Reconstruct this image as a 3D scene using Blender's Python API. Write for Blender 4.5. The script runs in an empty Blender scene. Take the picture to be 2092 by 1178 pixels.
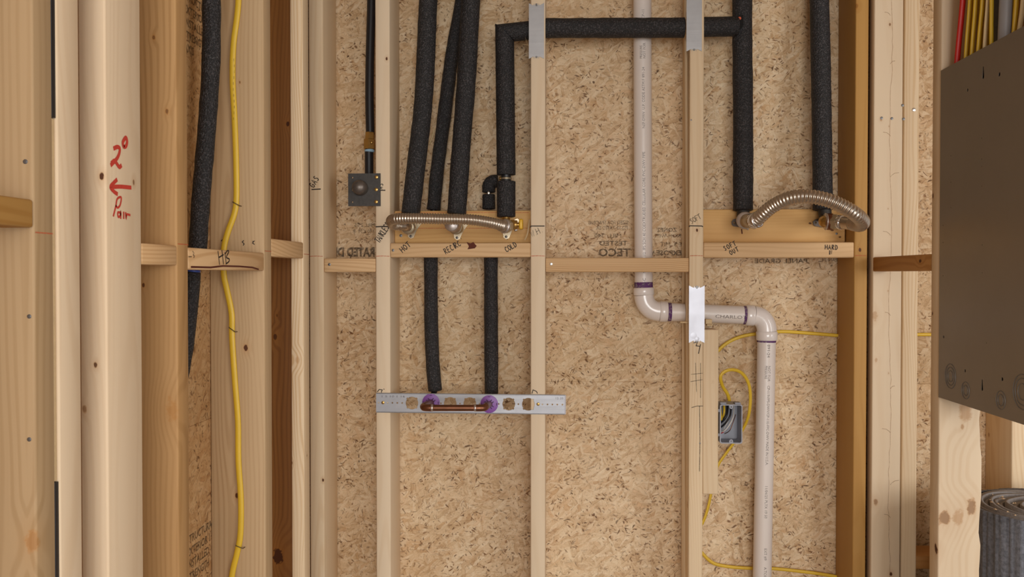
import bpy, bmesh, math, random
from mathutils import Vector, Matrix
R = math.radians
rnd = random.Random(7)
SC = bpy.context.scene
COL = SC.collection

# ------------------------------------------------------------------ camera, sky, light, exposure
W_, H_, F_ = 2092.0, 1178.0, 1817.0
CZ = 1.51
YAW, PITCH = R(3.15), R(-0.88)
cd = bpy.data.cameras.new('camera'); cam = bpy.data.objects.new('camera', cd); COL.objects.link(cam)
cd.sensor_width = 36.0; cd.lens = 36.0 * F_ / W_; cd.clip_start = 0.02
cam.location = (0, 0, CZ)
cam.rotation_mode = 'XYZ'
cam.rotation_euler = (R(90) + PITCH, 0, YAW)
SC.camera = cam
SC.view_settings.view_transform = 'Standard'
SC.view_settings.look = 'None'
SC.view_settings.gamma = 1.0
SC.view_settings.use_curve_mapping = False
SC.view_settings.exposure = 0.15

world = bpy.data.worlds.new('sky'); SC.world = world; world.use_nodes = True
bg = world.node_tree.nodes['Background']
bg.inputs['Color'].default_value = (0.95, 0.95, 0.95, 1)
bg.inputs['Strength'].default_value = 0.5

def area_light(name, loc, aim, sx, sy, power, col):
    l = bpy.data.lights.new(name, 'AREA'); l.shape = 'RECTANGLE'; l.size = sx; l.size_y = sy
    l.energy = power; l.color = col
    o = bpy.data.objects.new(name, l); COL.objects.link(o); o.location = loc
    d = Vector(aim) - Vector(loc); o.rotation_euler = d.to_track_quat('-Z', 'Y').to_euler()
    return o
area_light('daylight_from_doorway', (0.45, -3.0, 1.65), (0.1, 2.2, 1.45), 1.9, 1.9, 92, (1.0, 0.99, 0.975))
area_light('daylight_from_window', (2.8, -1.0, 1.7), (0.0, 1.8, 1.4), 1.6, 1.4, 50, (1.0, 0.985, 0.965))

CAMROT = (Matrix.Rotation(YAW, 3, 'Z') @ Matrix.Rotation(R(90) + PITCH, 3, 'X'))
def ray(px, py):
    return CAMROT @ Vector(((px - W_ / 2) / F_, -(py - H_ / 2) / F_, -1.0))
def P(px, py, Y):                 # world point at depth Y seen at that place of the photograph
    d = ray(px, py); t = Y / d.y
    return Vector((d.x * t, Y, CZ + d.z * t))
def PX(px, py, X):                # the same on a plane x = X
    d = ray(px, py); t = X / d.x
    return Vector((X, d.y * t, CZ + d.z * t))

# ------------------------------------------------------------------ node helpers and materials
def srgb(r, g, b):
    f = lambda c: (c / 255) / 12.92 if c <= 10 else (((c / 255) + 0.055) / 1.055) ** 2.4
    return (f(r), f(g), f(b), 1.0)
class NT:
    def __init__(s, name):
        s.m = bpy.data.materials.new(name); s.m.use_nodes = True
        s.t = s.m.node_tree; s.n = s.t.nodes; s.b = s.n['Principled BSDF']; s.out = s.n['Material Output']
    def link(s, a, b): s.t.links.new(a, b)
    def node(s, typ, ins=None, **kw):
        nd = s.n.new(typ)
        for k, v in kw.items(): setattr(nd, k, v)
        if ins:
            for k, v in ins.items():
                if hasattr(v, 'is_linked') or isinstance(v, bpy.types.NodeSocket): s.link(v, nd.inputs[k])
                else: nd.inputs[k].default_value = v
        return nd
    def math(s, op, a, b=0.0, c=0.0, clamp=False):
        nd = s.n.new('ShaderNodeMath'); nd.operation = op; nd.use_clamp = clamp
        for i, v in enumerate((a, b, c)):
            if isinstance(v, bpy.types.NodeSocket): s.link(v, nd.inputs[i])
            else: nd.inputs[i].default_value = v
        return nd.outputs[0]
    def vmath(s, op, a, b=(0, 0, 0)):
        nd = s.n.new('ShaderNodeVectorMath'); nd.operation = op
        for i, v in enumerate((a, b)):
            if isinstance(v, bpy.types.NodeSocket): s.link(v, nd.inputs[i])
            else: nd.inputs[i].default_value = v
        return nd.outputs['Value'] if op in ('LENGTH', 'DOT_PRODUCT', 'DISTANCE') else nd.outputs['Vector']
    def mix(s, f, a, b, blend='MIX'):
        nd = s.n.new('ShaderNodeMix'); nd.data_type = 'RGBA'; nd.blend_type = blend
        for i, v in ((0, f), (6, a), (7, b)):
            if isinstance(v, bpy.types.NodeSocket): s.link(v, nd.inputs[i])
            else: nd.inputs[i].default_value = v
        return nd.outputs[2]
    def mapr(s, v, a, b, c=0.0, d=1.0, smooth=True):
        nd = s.n.new('ShaderNodeMapRange'); nd.interpolation_type = 'SMOOTHSTEP' if smooth else 'LINEAR'
        s.link(v, nd.inputs[0])
        for i, x in enumerate((a, b, c, d)): nd.inputs[i + 1].default_value = x
        return nd.outputs[0]
    def coord(s): return s.node('ShaderNodeTexCoord').outputs['Object']
    def noise(s, vec, scale, detail=3, rough=0.5, dist=0.0, col=False):
        nd = s.node('ShaderNodeTexNoise', {'Vector': vec, 'Scale': scale, 'Detail': detail, 'Roughness': rough, 'Distortion': dist})
        return nd.outputs['Color'] if col else nd.outputs['Fac']
    def bump(s, h, strength=0.3, dist=0.001):
        nd = s.node('ShaderNodeBump', {'Height': h, 'Strength': strength, 'Distance': dist})
        s.link(nd.outputs[0], s.b.inputs['Normal'])
    def set(s, **kw):
        for k, v in kw.items():
            k = k.replace('_', ' ')
            if isinstance(v, bpy.types.NodeSocket): s.link(v, s.b.inputs[k])
            else: s.b.inputs[k].default_value = v

TONES = {
    'pale': (srgb(228, 203, 168), srgb(209, 174, 130)),
    'cream': (srgb(227, 205, 175), srgb(213, 184, 148)),
    'near': (srgb(222, 198, 167), srgb(203, 172, 135)),
    'first': (srgb(176, 148, 112), srgb(150, 120, 82)),  # wood colour darkened to hold the shade on the nearest left stud
    'wide': (srgb(190, 160, 122), srgb(162, 128, 88)),  # shade on the broad face of the cable stud, put into the colour
    'amber_shade': (srgb(182, 142, 94), srgb(152, 112, 66)),  # darker wood carrying the shade on the knotty left stud
    'deep_shade': (srgb(158, 108, 56), srgb(122, 76, 36)),  # shadow of the recess mixed into the wood colour
    'honey': (srgb(180, 136, 74), srgb(160, 112, 50)),
    'block': (srgb(216, 179, 134), srgb(190, 147, 100)),
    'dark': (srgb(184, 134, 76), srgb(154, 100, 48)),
    'board': (srgb(222, 178, 116), srgb(206, 154, 90)),
}
def wood(name, tone, axis='Z', knots=(), contrast=0.6, ring=0.0075, stain=0.25, origin=Vector((0, 0, 0))):
    """planed pine: growth rings round a pith beside the board, fine streaks, knots at given spots"""
    m = NT(name); light, dark = TONES[tone]
    co = m.coord()
    sep = m.node('ShaderNodeSeparateXYZ', {0: co})
    ax = {'X': 0, 'Y': 1, 'Z': 2}[axis]
    along = sep.outputs[ax]; oth = [sep.outputs[i] for i in range(3) if i != ax]
    sc_ = [1, 1, 1]; sc_[ax] = 0.16
    slow = m.vmath('MULTIPLY', co, tuple(sc_))
    off = (rnd.uniform(-20, 20), rnd.uniform(-20, 20), rnd.uniform(-20, 20))
    slow = m.vmath('ADD', slow, off)
    warp = m.noise(slow, 7, 2, 0.5)
    ang = rnd.uniform(0, 6.28); dd = rnd.uniform(0.035, 0.075)
    a = m.math('SUBTRACT', oth[0], dd * math.cos(ang)); b = m.math('SUBTRACT', oth[1], dd * math.sin(ang))
    d = m.math('SQRT', m.math('ADD', m.math('MULTIPLY', a, a), m.math('MULTIPLY', b, b)))
    d = m.math('ADD', d, m.math('MULTIPLY', warp, 0.075))
    d = m.math('ADD', d, m.math('MULTIPLY', along, rnd.choice((-1, 1)) * 0.006))
    kmask = None
    for (kp, kr, kd) in knots:
        p = Vector(kp) - origin
        s3 = [1, 1, 1]; s3[ax] = 0.62
        v = m.vmath('MULTIPLY', m.vmath('SUBTRACT', co, tuple(p)), tuple(s3))
        L = m.vmath('LENGTH', v)
        fall = m.mapr(L, kr * 4.5, kr * 0.6, 0, 1)
        d = m.math('ADD', d, m.math('MULTIPLY', fall, kr * 1.4))
        wob = m.math('ADD', L, m.math('MULTIPLY', m.math('SUBTRACT', m.noise(co, 0.6 / kr, 3, 0.7), 0.5), kr * (0.9 if kr < .007 else 2.2)))
        k = m.math('MULTIPLY', m.mapr(wob, kr * 1.15, kr * 0.55, 0, 1), kd)
        k = m.math('ADD', k, m.math('MULTIPLY', m.mapr(L, kr * 3.2, kr, 0, 1), 0.16 * kd))
        kmask = k if kmask is None else m.math('MAXIMUM', kmask, k)
    band = m.math('SINE', m.math('MULTIPLY', d, 6.283 / ring))
    band = m.mapr(band, -0.4, 1.0, 0, 1)
    s2 = [170, 170, 170]; s2[ax] = 2.5
    st = m.noise(m.vmath('ADD', m.vmath('MULTIPLY', co, tuple(s2)), off), 1.0, 3, 0.6)
    s4 = [14, 14, 14]; s4[ax] = 1.3
    blot = m.noise(m.vmath('ADD', m.vmath('MULTIPLY', co, tuple(s4)), off), 1.0, 3, 0.55)
    f = m.math('MULTIPLY', band, m.math('MULTIPLY', m.mapr(blot, 0.3, 0.7, 0.25, 1.0), contrast))
    f = m.math('ADD', f, m.math('MULTIPLY', m.math('SUBTRACT', st, 0.5), 0.7 * contrast), clamp=True)
    col = m.mix(f, light, dark)
    warmc = tuple(c * k for c, k in zip(dark[:3], (1.0, 0.90, 0.74))) + (1,)
    col = m.mix(m.mapr(m.noise(m.vmath('ADD', m.vmath('MULTIPLY', co, tuple(x * 0.45 for x in s4)), off), 1.0, 2), 0.5, 0.75, 0, stain), col, warmc)
    if kmask is not None:
        kcol = m.mix(m.mapr(kmask, 0.4, 1.0), srgb(172, 112, 44), srgb(84, 46, 22))
        col = m.mix(m.math('MINIMUM', kmask, 1.0), col, kcol)
    m.set(Base_Color=col, Roughness=0.62)
    m.b.inputs['Specular IOR Level'].default_value = 0.3
    m.bump(m.math('ADD', m.math('MULTIPLY', st, 0.5), m.math('MULTIPLY', band, 0.3)), 0.25, 0.0006)
    return m.m

def osb(name, ua, va, tint=(1, 1, 1, 1)):
    """strand board: stretched cells at several angles lying over each other, dark slivers between"""
    m = NT(name); co = m.coord()
    sep = m.node('ShaderNodeSeparateXYZ', {0: co})
    uv = m.node('ShaderNodeCombineXYZ', {0: sep.outputs[ua], 1: sep.outputs[va], 2: 0.0}).outputs[0]
    wob = m.vmath('SCALE', m.vmath('SUBTRACT', m.noise(uv, 22, 2, 0.6, col=True), (0.5, 0.5, 0.5)), (0, 0, 0))
    wob.node.inputs['Scale'].default_value = 0.022
    wv = m.vmath('ADD', uv, wob)
    def turned(vec, deg, sx, sy, ox):
        mp = m.node('ShaderNodeMapping', {'Vector': vec})
        mp.inputs['Rotation'].default_value = (0, 0, R(deg)); 
        v2 = m.vmath('MULTIPLY', mp.outputs[0], (sx, sy, 1))
        return m.vmath('ADD', v2, (ox, ox * 1.7, 0))
    col = None; hgt = None
    light = srgb(238, 217, 185); mid = srgb(217, 187, 148); low = srgb(178, 140, 98)
    layers = ((6, 8, 26, 1), (-28, 9, 34, 1), (34, 9, 36, 1), (-9, 10, 40, 1), (60, 14, 44, 1), (16, 17, 76, 0), (-32, 19, 84, 0), (44, 20, 92, 0), (-6, 18, 100, 0), (-58, 24, 96, 0), (24, 22, 110, 0), (-18, 20, 92, 0), (2, 26, 130, 0), (74, 30, 120, 0), (-40, 26, 140, 0))
    for i, (deg, sx, sy, big) in enumerate(layers):
        v = turned(wv, deg, sx, sy, 3.1 * i + 1)
        vo = m.node('ShaderNodeTexVoronoi', {'Vector': v, 'Scale': 1.0, 'Randomness': 1.0}, voronoi_dimensions='2D')
        cs = m.node('ShaderNodeSeparateColor', {0: vo.outputs['Color']})
        streak = m.noise(m.vmath('MULTIPLY', v, (0.8, 7.0 if big else 3.0, 1)), 1.0, 3, 0.7)
        sh = m.math('ADD', m.math('MULTIPLY', cs.outputs[0], 0.66 if big else 0.78), m.math('MULTIPLY', m.mapr(streak, 0.3, 0.7, 0, 1), 0.34))
        if not big: sh = m.math('SUBTRACT', sh, m.mapr(vo.outputs['Distance'], 0.42, 0.75, 0, 0.35))
        ramp = m.node('ShaderNodeValToRGB', {0: sh}); cr = ramp.color_ramp
        cr.elements[0].position = 0.02; cr.elements[0].color = low
        cr.elements[1].position = 1.0; cr.elements[1].color = light
        e = cr.elements.new(0.42); e.color = mid
        c = ramp.outputs[0]
        c = m.mix(m.mapr(cs.outputs[2], 0.90, 0.92, 0, 0.30), c, srgb(206, 150, 92))
        if col is None: col, hgt = c, cs.outputs[0]
        else:
            mask = m.mapr(cs.outputs[1], 0.60 if big else 0.64, 0.66 if big else 0.68, 0, 0.85 if big else 0.68)
            if not big: mask = m.math('MULTIPLY', mask, m.mapr(vo.outputs['Distance'], 0.80, 0.62, 0, 1))
            col = m.mix(mask, col, c)
            hh = m.node('ShaderNodeMix', {0: mask, 2: hgt, 3: m.math('ADD', cs.outputs[0], 0.3)}); hgt = hh.outputs[0]
    # short dark gaps between strands
    for i, (deg, sx, sy, th, pick) in enumerate(((35, 62, 150, 0.22, 0.80), (-50, 78, 210, 0.21, 0.80), (5, 48, 190, 0.20, 0.82), (80, 90, 170, 0.22, 0.84), (-20, 26, 130, 0.15, 0.82), (52, 30, 190, 0.14, 0.82), (20, 95, 130, 0.24, 0.86), (-70, 40, 160, 0.19, 0.84))):
        v = turned(wv, deg, sx, sy, 7.7 * i + 5)
        vo = m.node('ShaderNodeTexVoronoi', {'Vector': v, 'Scale': 1.0, 'Randomness': 1.0}, voronoi_dimensions='2D')
        cs = m.node('ShaderNodeSeparateColor', {0: vo.outputs['Color']})
        dsz = m.math('DIVIDE', vo.outputs['Distance'], m.math('ADD', 0.30, m.math('MULTIPLY', cs.outputs[0], 1.35)))
        dk = m.math('MULTIPLY', m.mapr(dsz, th * 1.5, th * 0.5, 0, 1), m.mapr(cs.outputs[1], pick, pick + 0.16, 0, 0.9))
        clus = m.mapr(m.noise(uv, 14, 2), 0.34, 0.58, 0.25, 1)
        dk = m.math('MULTIPLY', dk, clus)
        col = m.mix(dk, col, m.mix(cs.outputs[2], srgb(74, 44, 22), srgb(126, 80, 40)))
        hgt = m.math('SUBTRACT', hgt, dk)
    # broad tint changes
    n = m.noise(uv, 2.6, 3, 0.6)
    col = m.mix(m.mapr(n, 0.5, 0.72, 0, 0.28), col, srgb(204, 166, 120))
    n2 = m.noise(m.vmath('ADD', uv, (5, 9, 0)), 5.5, 3, 0.6)
    col = m.mix(m.mapr(n2, 0.52, 0.72, 0, 0.30), col, srgb(238, 214, 176))
    grain = m.noise(uv, 260, 3, 0.75)
    col = m.mix(m.mapr(grain, 0.45, 0.75, 0.0, 0.22), col, srgb(128, 88, 50))
    col = m.mix(1.0, col, tint, 'MULTIPLY')
    m.set(Base_Color=col, Roughness=0.6); m.b.inputs['Specular IOR Level'].default_value = 0.35
    m.bump(m.math('ADD', hgt, m.math('MULTIPLY', grain, 0.3)), 0.5, 0.0012)
    return m.m

def plain(name, col, rough=0.5, metal=0.0, var=0.12, scale=60, bump=0.0, spec=0.5, coat=0.0):
    m = NT(name); co = m.coord(); n = m.noise(co, scale, 3, 0.6)
    c2 = tuple(x * (1 - var * 2) for x in col[:3]) + (1,)
    m.set(Base_Color=m.mix(n, col, c2), Roughness=rough, Metallic=metal)
    m.b.inputs['Specular IOR Level'].default_value = spec
    m.b.inputs['Coat Weight'].default_value = coat
    m.set(Roughness=m.math('ADD', m.math('MULTIPLY', n, 0.15), rough - 0.07))
    if bump: m.bump(n, bump, 0.001)
    return m.m
def foam_mat():
    m = NT('black_foam'); co = m.coord()
    vo = m.node('ShaderNodeTexVoronoi', {'Vector': co, 'Scale': 330.0})
    n = m.noise(co, 260, 3, 0.7); n2 = m.noise(co, 12, 2)
    col = m.mix(m.mapr(n, 0.48, 0.68), srgb(32, 30, 31), srgb(80, 76, 77))
    col = m.mix(m.mapr(n2, 0.4, 0.7, 0, 0.35), col, srgb(26, 25, 27))
    m.set(Base_Color=col, Roughness=0.62); m.b.inputs['Specular IOR Level'].default_value = 0.45
    m.bump(m.math('ADD', vo.outputs['Distance'], n), 0.75, 0.0022)
    return m.m
def ink_mat(name, col, cover=0.85, scale=400):
    m = NT(name); co = m.coord(); n = m.noise(co, scale, 2, 0.6)
    tr = m.node('ShaderNodeBsdfTransparent')
    mixs = m.node('ShaderNodeMixShader')
    m.link(m.mapr(n, 0.25, 0.6, cover * 0.35, cover), mixs.inputs[0])
    m.link(tr.outputs[0], mixs.inputs[1]); m.link(m.b.outputs[0], mixs.inputs[2])
    m.link(mixs.outputs[0], m.out.inputs['Surface'])
    m.set(Base_Color=col, Roughness=0.7)
    return m.m
def brushed(name, col, rough, axis_scale=(8, 300, 300)):
    m = NT(name); co = m.coord()
    n = m.noise(m.vmath('MULTIPLY', co, axis_scale), 1.0, 3, 0.6); n2 = m.noise(co, 35, 3, 0.6)
    c2 = tuple(x * 0.8 for x in col[:3]) + (1,)
    m.set(Base_Color=m.mix(n2, col, c2), Metallic=0.92, Roughness=m.math('ADD', m.math('MULTIPLY', n, 0.2), rough - 0.1))
    m.bump(n, 0.12, 0.0004)
    return m.m
M = {}
M['foam'] = foam_mat()
M['ink'] = plain('black_marker', srgb(52, 38, 28), 0.7, 0, 0.2, 300)
M['faint_ink'] = ink_mat('faint_black_marker', srgb(50, 40, 32), 0.6)
M['red_ink'] = plain('red_marker', srgb(212, 66, 50), 0.7, 0, 0.16, 220)
M['chalk'] = ink_mat('red_chalk', srgb(214, 104, 66), 0.6, 250)
M['print'] = ink_mat('printed_ink', srgb(58, 48, 34), 0.62, 130)
M['pipe_print'] = ink_mat('pipe_lettering', srgb(96, 88, 86), 0.75, 500)
M['pvc'] = plain('white_plastic_pipe', srgb(231, 220, 212), 0.34, 0, 0.03, 12, 0, 0.5)
M['pvc_fit'] = plain('white_plastic_fitting', srgb(236, 226, 220), 0.2, 0, 0.03, 12, 0, 0.6, 0.4)
M['primer'] = ink_mat('purple_primer', srgb(92, 44, 104), 0.95, 120)
M['galv'] = brushed('galvanised_steel', srgb(170, 168, 168), 0.5)
M['galv_white'] = plain('bright_zinc_plate', srgb(214, 216, 226), 0.42, 0.35, 0.04, 20, 0.1)
M['bracket'] = brushed('pressed_steel_bracket', srgb(176, 176, 180), 0.5)
M['steel'] = brushed('corrugated_stainless_steel', srgb(206, 192, 176), 0.30, (60, 60, 60))
M['chrome'] = plain('polished_chrome', srgb(226, 226, 230), 0.1, 1.0, 0.02)
M['brass'] = plain('brass_fitting', srgb(196, 158, 92), 0.32, 0.9, 0.12, 80)
M['nickel'] = plain('dull_nickel_brass', srgb(196, 180, 152), 0.35, 0.75, 0.1, 80)
M['copper'] = plain('copper_tube', srgb(150, 100, 74), 0.36, 0.85, 0.25, 45)
M['solder'] = plain('silver_solder', srgb(206, 196, 190), 0.35, 0.8, 0.1, 90)
M['purple'] = plain('purple_plastic', srgb(138, 84, 168), 0.4, 0, 0.06)
M['purple_dark'] = plain('dark_slot', srgb(46, 26, 46), 0.6, 0, 0.05)
M['yellow'] = plain('yellow_cable_jacket', srgb(224, 184, 48), 0.42, 0, 0.06, 30)
M['cream_cable'] = plain('pale_cable_jacket', srgb(226, 200, 150), 0.45, 0, 0.06, 30)
M['red_cable'] = plain('red_cable_jacket', srgb(196, 28, 18), 0.45, 0, 0.05, 30)
M['grey_cable'] = plain('grey_cable_jacket', srgb(150, 148, 150), 0.45, 0, 0.05, 30)
M['black'] = plain('black_plastic_pipe', srgb(34, 33, 36), 0.4, 0, 0.1, 40)
M['iron'] = plain('black_iron', srgb(74, 70, 66), 0.5, 0.35, 0.25, 120, 0.3)
M['cap'] = plain('iron_cap', srgb(124, 114, 106), 0.42, 0.6, 0.2, 140, 0.3)
M['blue'] = plain('blue_ring', srgb(56, 84, 170), 0.35, 0, 0.1)
M['pale_blue'] = plain('pale_blue_tape', srgb(160, 196, 220), 0.5, 0, 0.1)
M['box_grey'] = plain('grey_plastic_box', srgb(160, 162, 172), 0.45, 0, 0.05)
M['white_wire'] = plain('white_wire', srgb(228, 222, 214), 0.45)
M['nail'] = plain('nail_head', srgb(120, 118, 118), 0.4, 0.7)
M['bright_nail'] = plain('bright_nail_head', srgb(214, 212, 208), 0.25, 0.9)
M['splinter'] = plain('wood_splinter', srgb(226, 196, 150), 0.7, 0, 0.15, 90)
M['hole'] = plain('dark_hole', srgb(16, 12, 10), 0.9)
M['panel'] = plain('grey_panel_steel', srgb(132, 122, 110), 0.33, 0.25, 0.05, 8, 0.04, 0.5)
M['panel_line'] = plain('stamped_edge', srgb(126, 121, 116), 0.5, 0.2)
M['felt'] = plain('grey_blue_felt', srgb(150, 154, 166), 0.9, 0, 0.42, 150, 1.0, 0.2)
M['felt_edge'] = plain('grey_felt_edge', srgb(164, 158, 156), 0.85, 0, 0.25, 160, 1.0, 0.2)
M['crumb'] = plain('pale_crumb', srgb(200, 168, 130), 0.8)
M['concrete'] = plain('concrete', srgb(150, 142, 132), 0.85, 0, 0.12, 5, 0.3)
M['drywall'] = plain('plain_board', srgb(196, 176, 150), 0.85, 0, 0.06, 5, 0.1)
M['orange'] = plain('orange_pipe', srgb(224, 92, 46), 0.5)
M['staple'] = plain('staple_wire', srgb(92, 72, 44), 0.5, 0.5)

# ------------------------------------------------------------------ object helpers
WL = {}
def link_mesh(name, verts, faces, mat, origin, parent=None, smooth=False, mats=None, fmat=None):
    origin = Vector(origin)
    me = bpy.data.meshes.new(name)
    me.from_pydata([tuple(Vector(v) - origin) for v in verts], [], faces)
    bmx = bmesh.new(); bmx.from_mesh(me); bmesh.ops.recalc_face_normals(bmx, faces=bmx.faces); bmx.to_mesh(me); bmx.free()
    if smooth:
        for p in me.polygons: p.use_smooth = True
    me.materials.append(mat)
    if mats:
        for mm in mats: me.materials.append(mm)
    return link_data(name, me, origin, parent)
def link_data(name, me, origin, parent=None):
    o = bpy.data.objects.new(name, me); COL.objects.link(o)
    origin = Vector(origin); WL[o] = origin.copy()
    if parent is not None:
        o.parent = parent; o.location = origin - WL[parent]
    else: o.location = origin
    return o
def tag(o, label=None, cat=None, group=None, kind=None):
    if label: o['label'] = label
    if cat: o['category'] = cat
    if group: o['group'] = group
    if kind: o['kind'] = kind
    return o
def thing(name, loc, label, cat, group=None):
    o = bpy.data.objects.new(name, None); COL.objects.link(o); o.location = loc; o.empty_display_size = 0.05
    WL[o] = Vector(loc); return tag(o, label, cat, group)

def box_vf(lo, hi):
    x0, y0, z0 = lo; x1, y1, z1 = hi
    v = [(x0, y0, z0), (x1, y0, z0), (x1, y1, z0), (x0, y1, z0), (x0, y0, z1), (x1, y0, z1), (x1, y1, z1), (x0, y1, z1)]
    f = [(0, 3, 2, 1), (4, 5, 6, 7), (0, 1, 5, 4), (1, 2, 6, 5), (2, 3, 7, 6), (3, 0, 4, 7)]
    return v, f
def box(name, lo, hi, mat, parent=None, bev=0.0, origin=None, seg=2):
    v, f = box_vf(lo, hi)
    if origin is None: origin = ((lo[0] + hi[0]) / 2, (lo[1] + hi[1]) / 2, lo[2])
    o = link_mesh(name, v, f, mat, origin, parent)
    if bev:
        b = bmesh.new(); b.from_mesh(o.data)
        bmesh.ops.bevel(b, geom=b.edges[:], offset=bev, segments=seg, affect='EDGES', profile=0.5)
        for fc in b.faces: fc.smooth = True
        b.to_mesh(o.data); b.free()
        try: o.data.set_sharp_from_angle(angle=R(50))
        except Exception: pass
    return o
def bore(o, p0, p1, r, seg=24):
    """drill a round hole through an object"""
    p0, p1 = Vector(p0), Vector(p1)
    v, f = tube_vf([p0, p1], r, seg, True)
    c = link_mesh('cutter', v, f, M['hole'], (0, 0, 0))
    md = o.modifiers.new('b', 'BOOLEAN'); md.operation = 'DIFFERENCE'; md.object = c; md.solver = 'EXACT'
    bpy.context.view_layer.update()
    me = bpy.data.meshes.new_from_object(o.evaluated_get(bpy.context.evaluated_depsgraph_get()))
    o.modifiers.clear(); o.data = me
    bpy.data.objects.remove(c)
def frames(pts):
    T = []
    n = len(pts)
    for i in range(n):
        a = pts[max(i - 1, 0)]; b = pts[min(i + 1, n - 1)]
        T.append((b - a).normalized())
    ref = Vector((0, -1, 0))
    if abs(T[0].dot(ref)) > 0.9: ref = Vector((0, 0, 1))
    N = (ref - T[0] * ref.dot(T[0])).normalized(); out = []
    for i in range(n):
        N = (N - T[i] * N.dot(T[i])).normalized()
        out.append((T[i], N, T[i].cross(N)))
    return out
def tube_vf(pts, rad, seg=16, caps=True, flat=1.0):
    pts = [Vector(p) for p in pts]; fr = frames(pts); v = []; f = []
    for i, p in enumerate(pts):
        r = rad[i] if isinstance(rad, (list, tuple)) else rad
        T, N, B = fr[i]
        for k in range(seg):
            a = 2 * math.pi * k / seg
            v.append(p + N * (r * math.cos(a) * flat) + B * (r * math.sin(a)))
    for i in range(len(pts) - 1):
        for k in range(seg):
            k2 = (k + 1) % seg
            f.append((i * seg + k, i * seg + k2, (i + 1) * seg + k2, (i + 1) * seg + k))
    if caps:
        f.append(tuple(reversed(range(seg)))); f.append(tuple((len(pts) - 1) * seg + k for k in range(seg)))
    return v, f
def smooth_path(pts, step=0.01):
    pts = [Vector(p) for p in pts]
    if len(pts) < 3:
        n = max(2, int((pts[1] - pts[0]).length / step) + 1)
        return [pts[0].lerp(pts[1], i / (n - 1)) for i in range(n)]
    out = []; q = [pts[0] * 2 - pts[1]] + pts + [pts[-1] * 2 - pts[-2]]
    for i in range(1, len(q) - 2):
        a, b, c, d = q[i - 1], q[i], q[i + 1], q[i + 2]
        n = max(2, int((c - b).length / step))
        for k in range(n):
            t = k / n
            out.append(0.5 * ((2 * b) + (c - a) * t + (2 * a - 5 * b + 4 * c - d) * t * t + (-a + 3 * b - 3 * c + d) * t ** 3))
    out.append(pts[-1]); return out
def resample(pts, step):
    L = [0]
    for i in range(1, len(pts)): L.append(L[-1] + (pts[i] - pts[i - 1]).length)
    n = max(2, int(L[-1] / step)); out = []; j = 0
    for i in range(n + 1):
        s = L[-1] * i / n
        while j < len(L) - 2 and L[j + 1] < s: j += 1
        t = (s - L[j]) / max(1e-9, L[j + 1] - L[j]); out.append(pts[j].lerp(pts[j + 1], min(1, t)))
    return out
def tube(name, pts, rad, mat, parent=None, seg=20, smooth_it=True, step=0.012, origin=None, flat=1.0, caps=True):
    p = smooth_path(pts, step) if smooth_it and len(pts) > 2 else [Vector(x) for x in pts]
    v, f = tube_vf(p, rad, seg, caps, flat)
    if origin is None:
        lowest = min(p, key=lambda q: q.z); origin = lowest
    o = link_mesh(name, v, f, mat, origin, parent, True)
    try: o.data.set_sharp_from_angle(angle=R(60))
    except Exception: pass
    return o
def foam(pts, r, parent, wob=0.0006, step=0.02, name='foam_sleeve'):
    """foam sleeve with slightly uneven skin and a darker bore at its ends"""
    p = resample(smooth_path(pts, step) if len(pts) > 2 else [Vector(q) for q in pts], step)
    L = len(p); rr = [r + rnd.uniform(-wob, wob) for _ in range(L)]
    pp = [p[0]] + p + [p[-1]]; rr = [r * 0.86] + rr + [r * 0.86]
    pp[0] = p[0] - (p[1] - p[0]).normalized() * 0.0015; pp[-1] = p[-1] + (p[-1] - p[-2]).normalized() * 0.0015
    return tube(name, pp, rr, M['foam'], parent, 28, False)
def ring_on(name, p0, p1, r, mat, parent, seg=28, bev=0.12):
    p0, p1 = Vector(p0), Vector(p1); d = (p1 - p0); L = d.length; b = min(L * 0.3, r * bev); u = d.normalized()
    pts = [p0, p0 + u * b, p1 - u * b, p1]
    return tube(name, pts, [r - b, r, r, r - b], mat, parent, seg, False)
def hexnut(name, p0, p1, r, mat, parent):
    o = ring_on(name, p0, p1, r, mat, parent, 6, 0.1)
    for pl in o.data.polygons: pl.use_smooth = False
    return o

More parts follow.
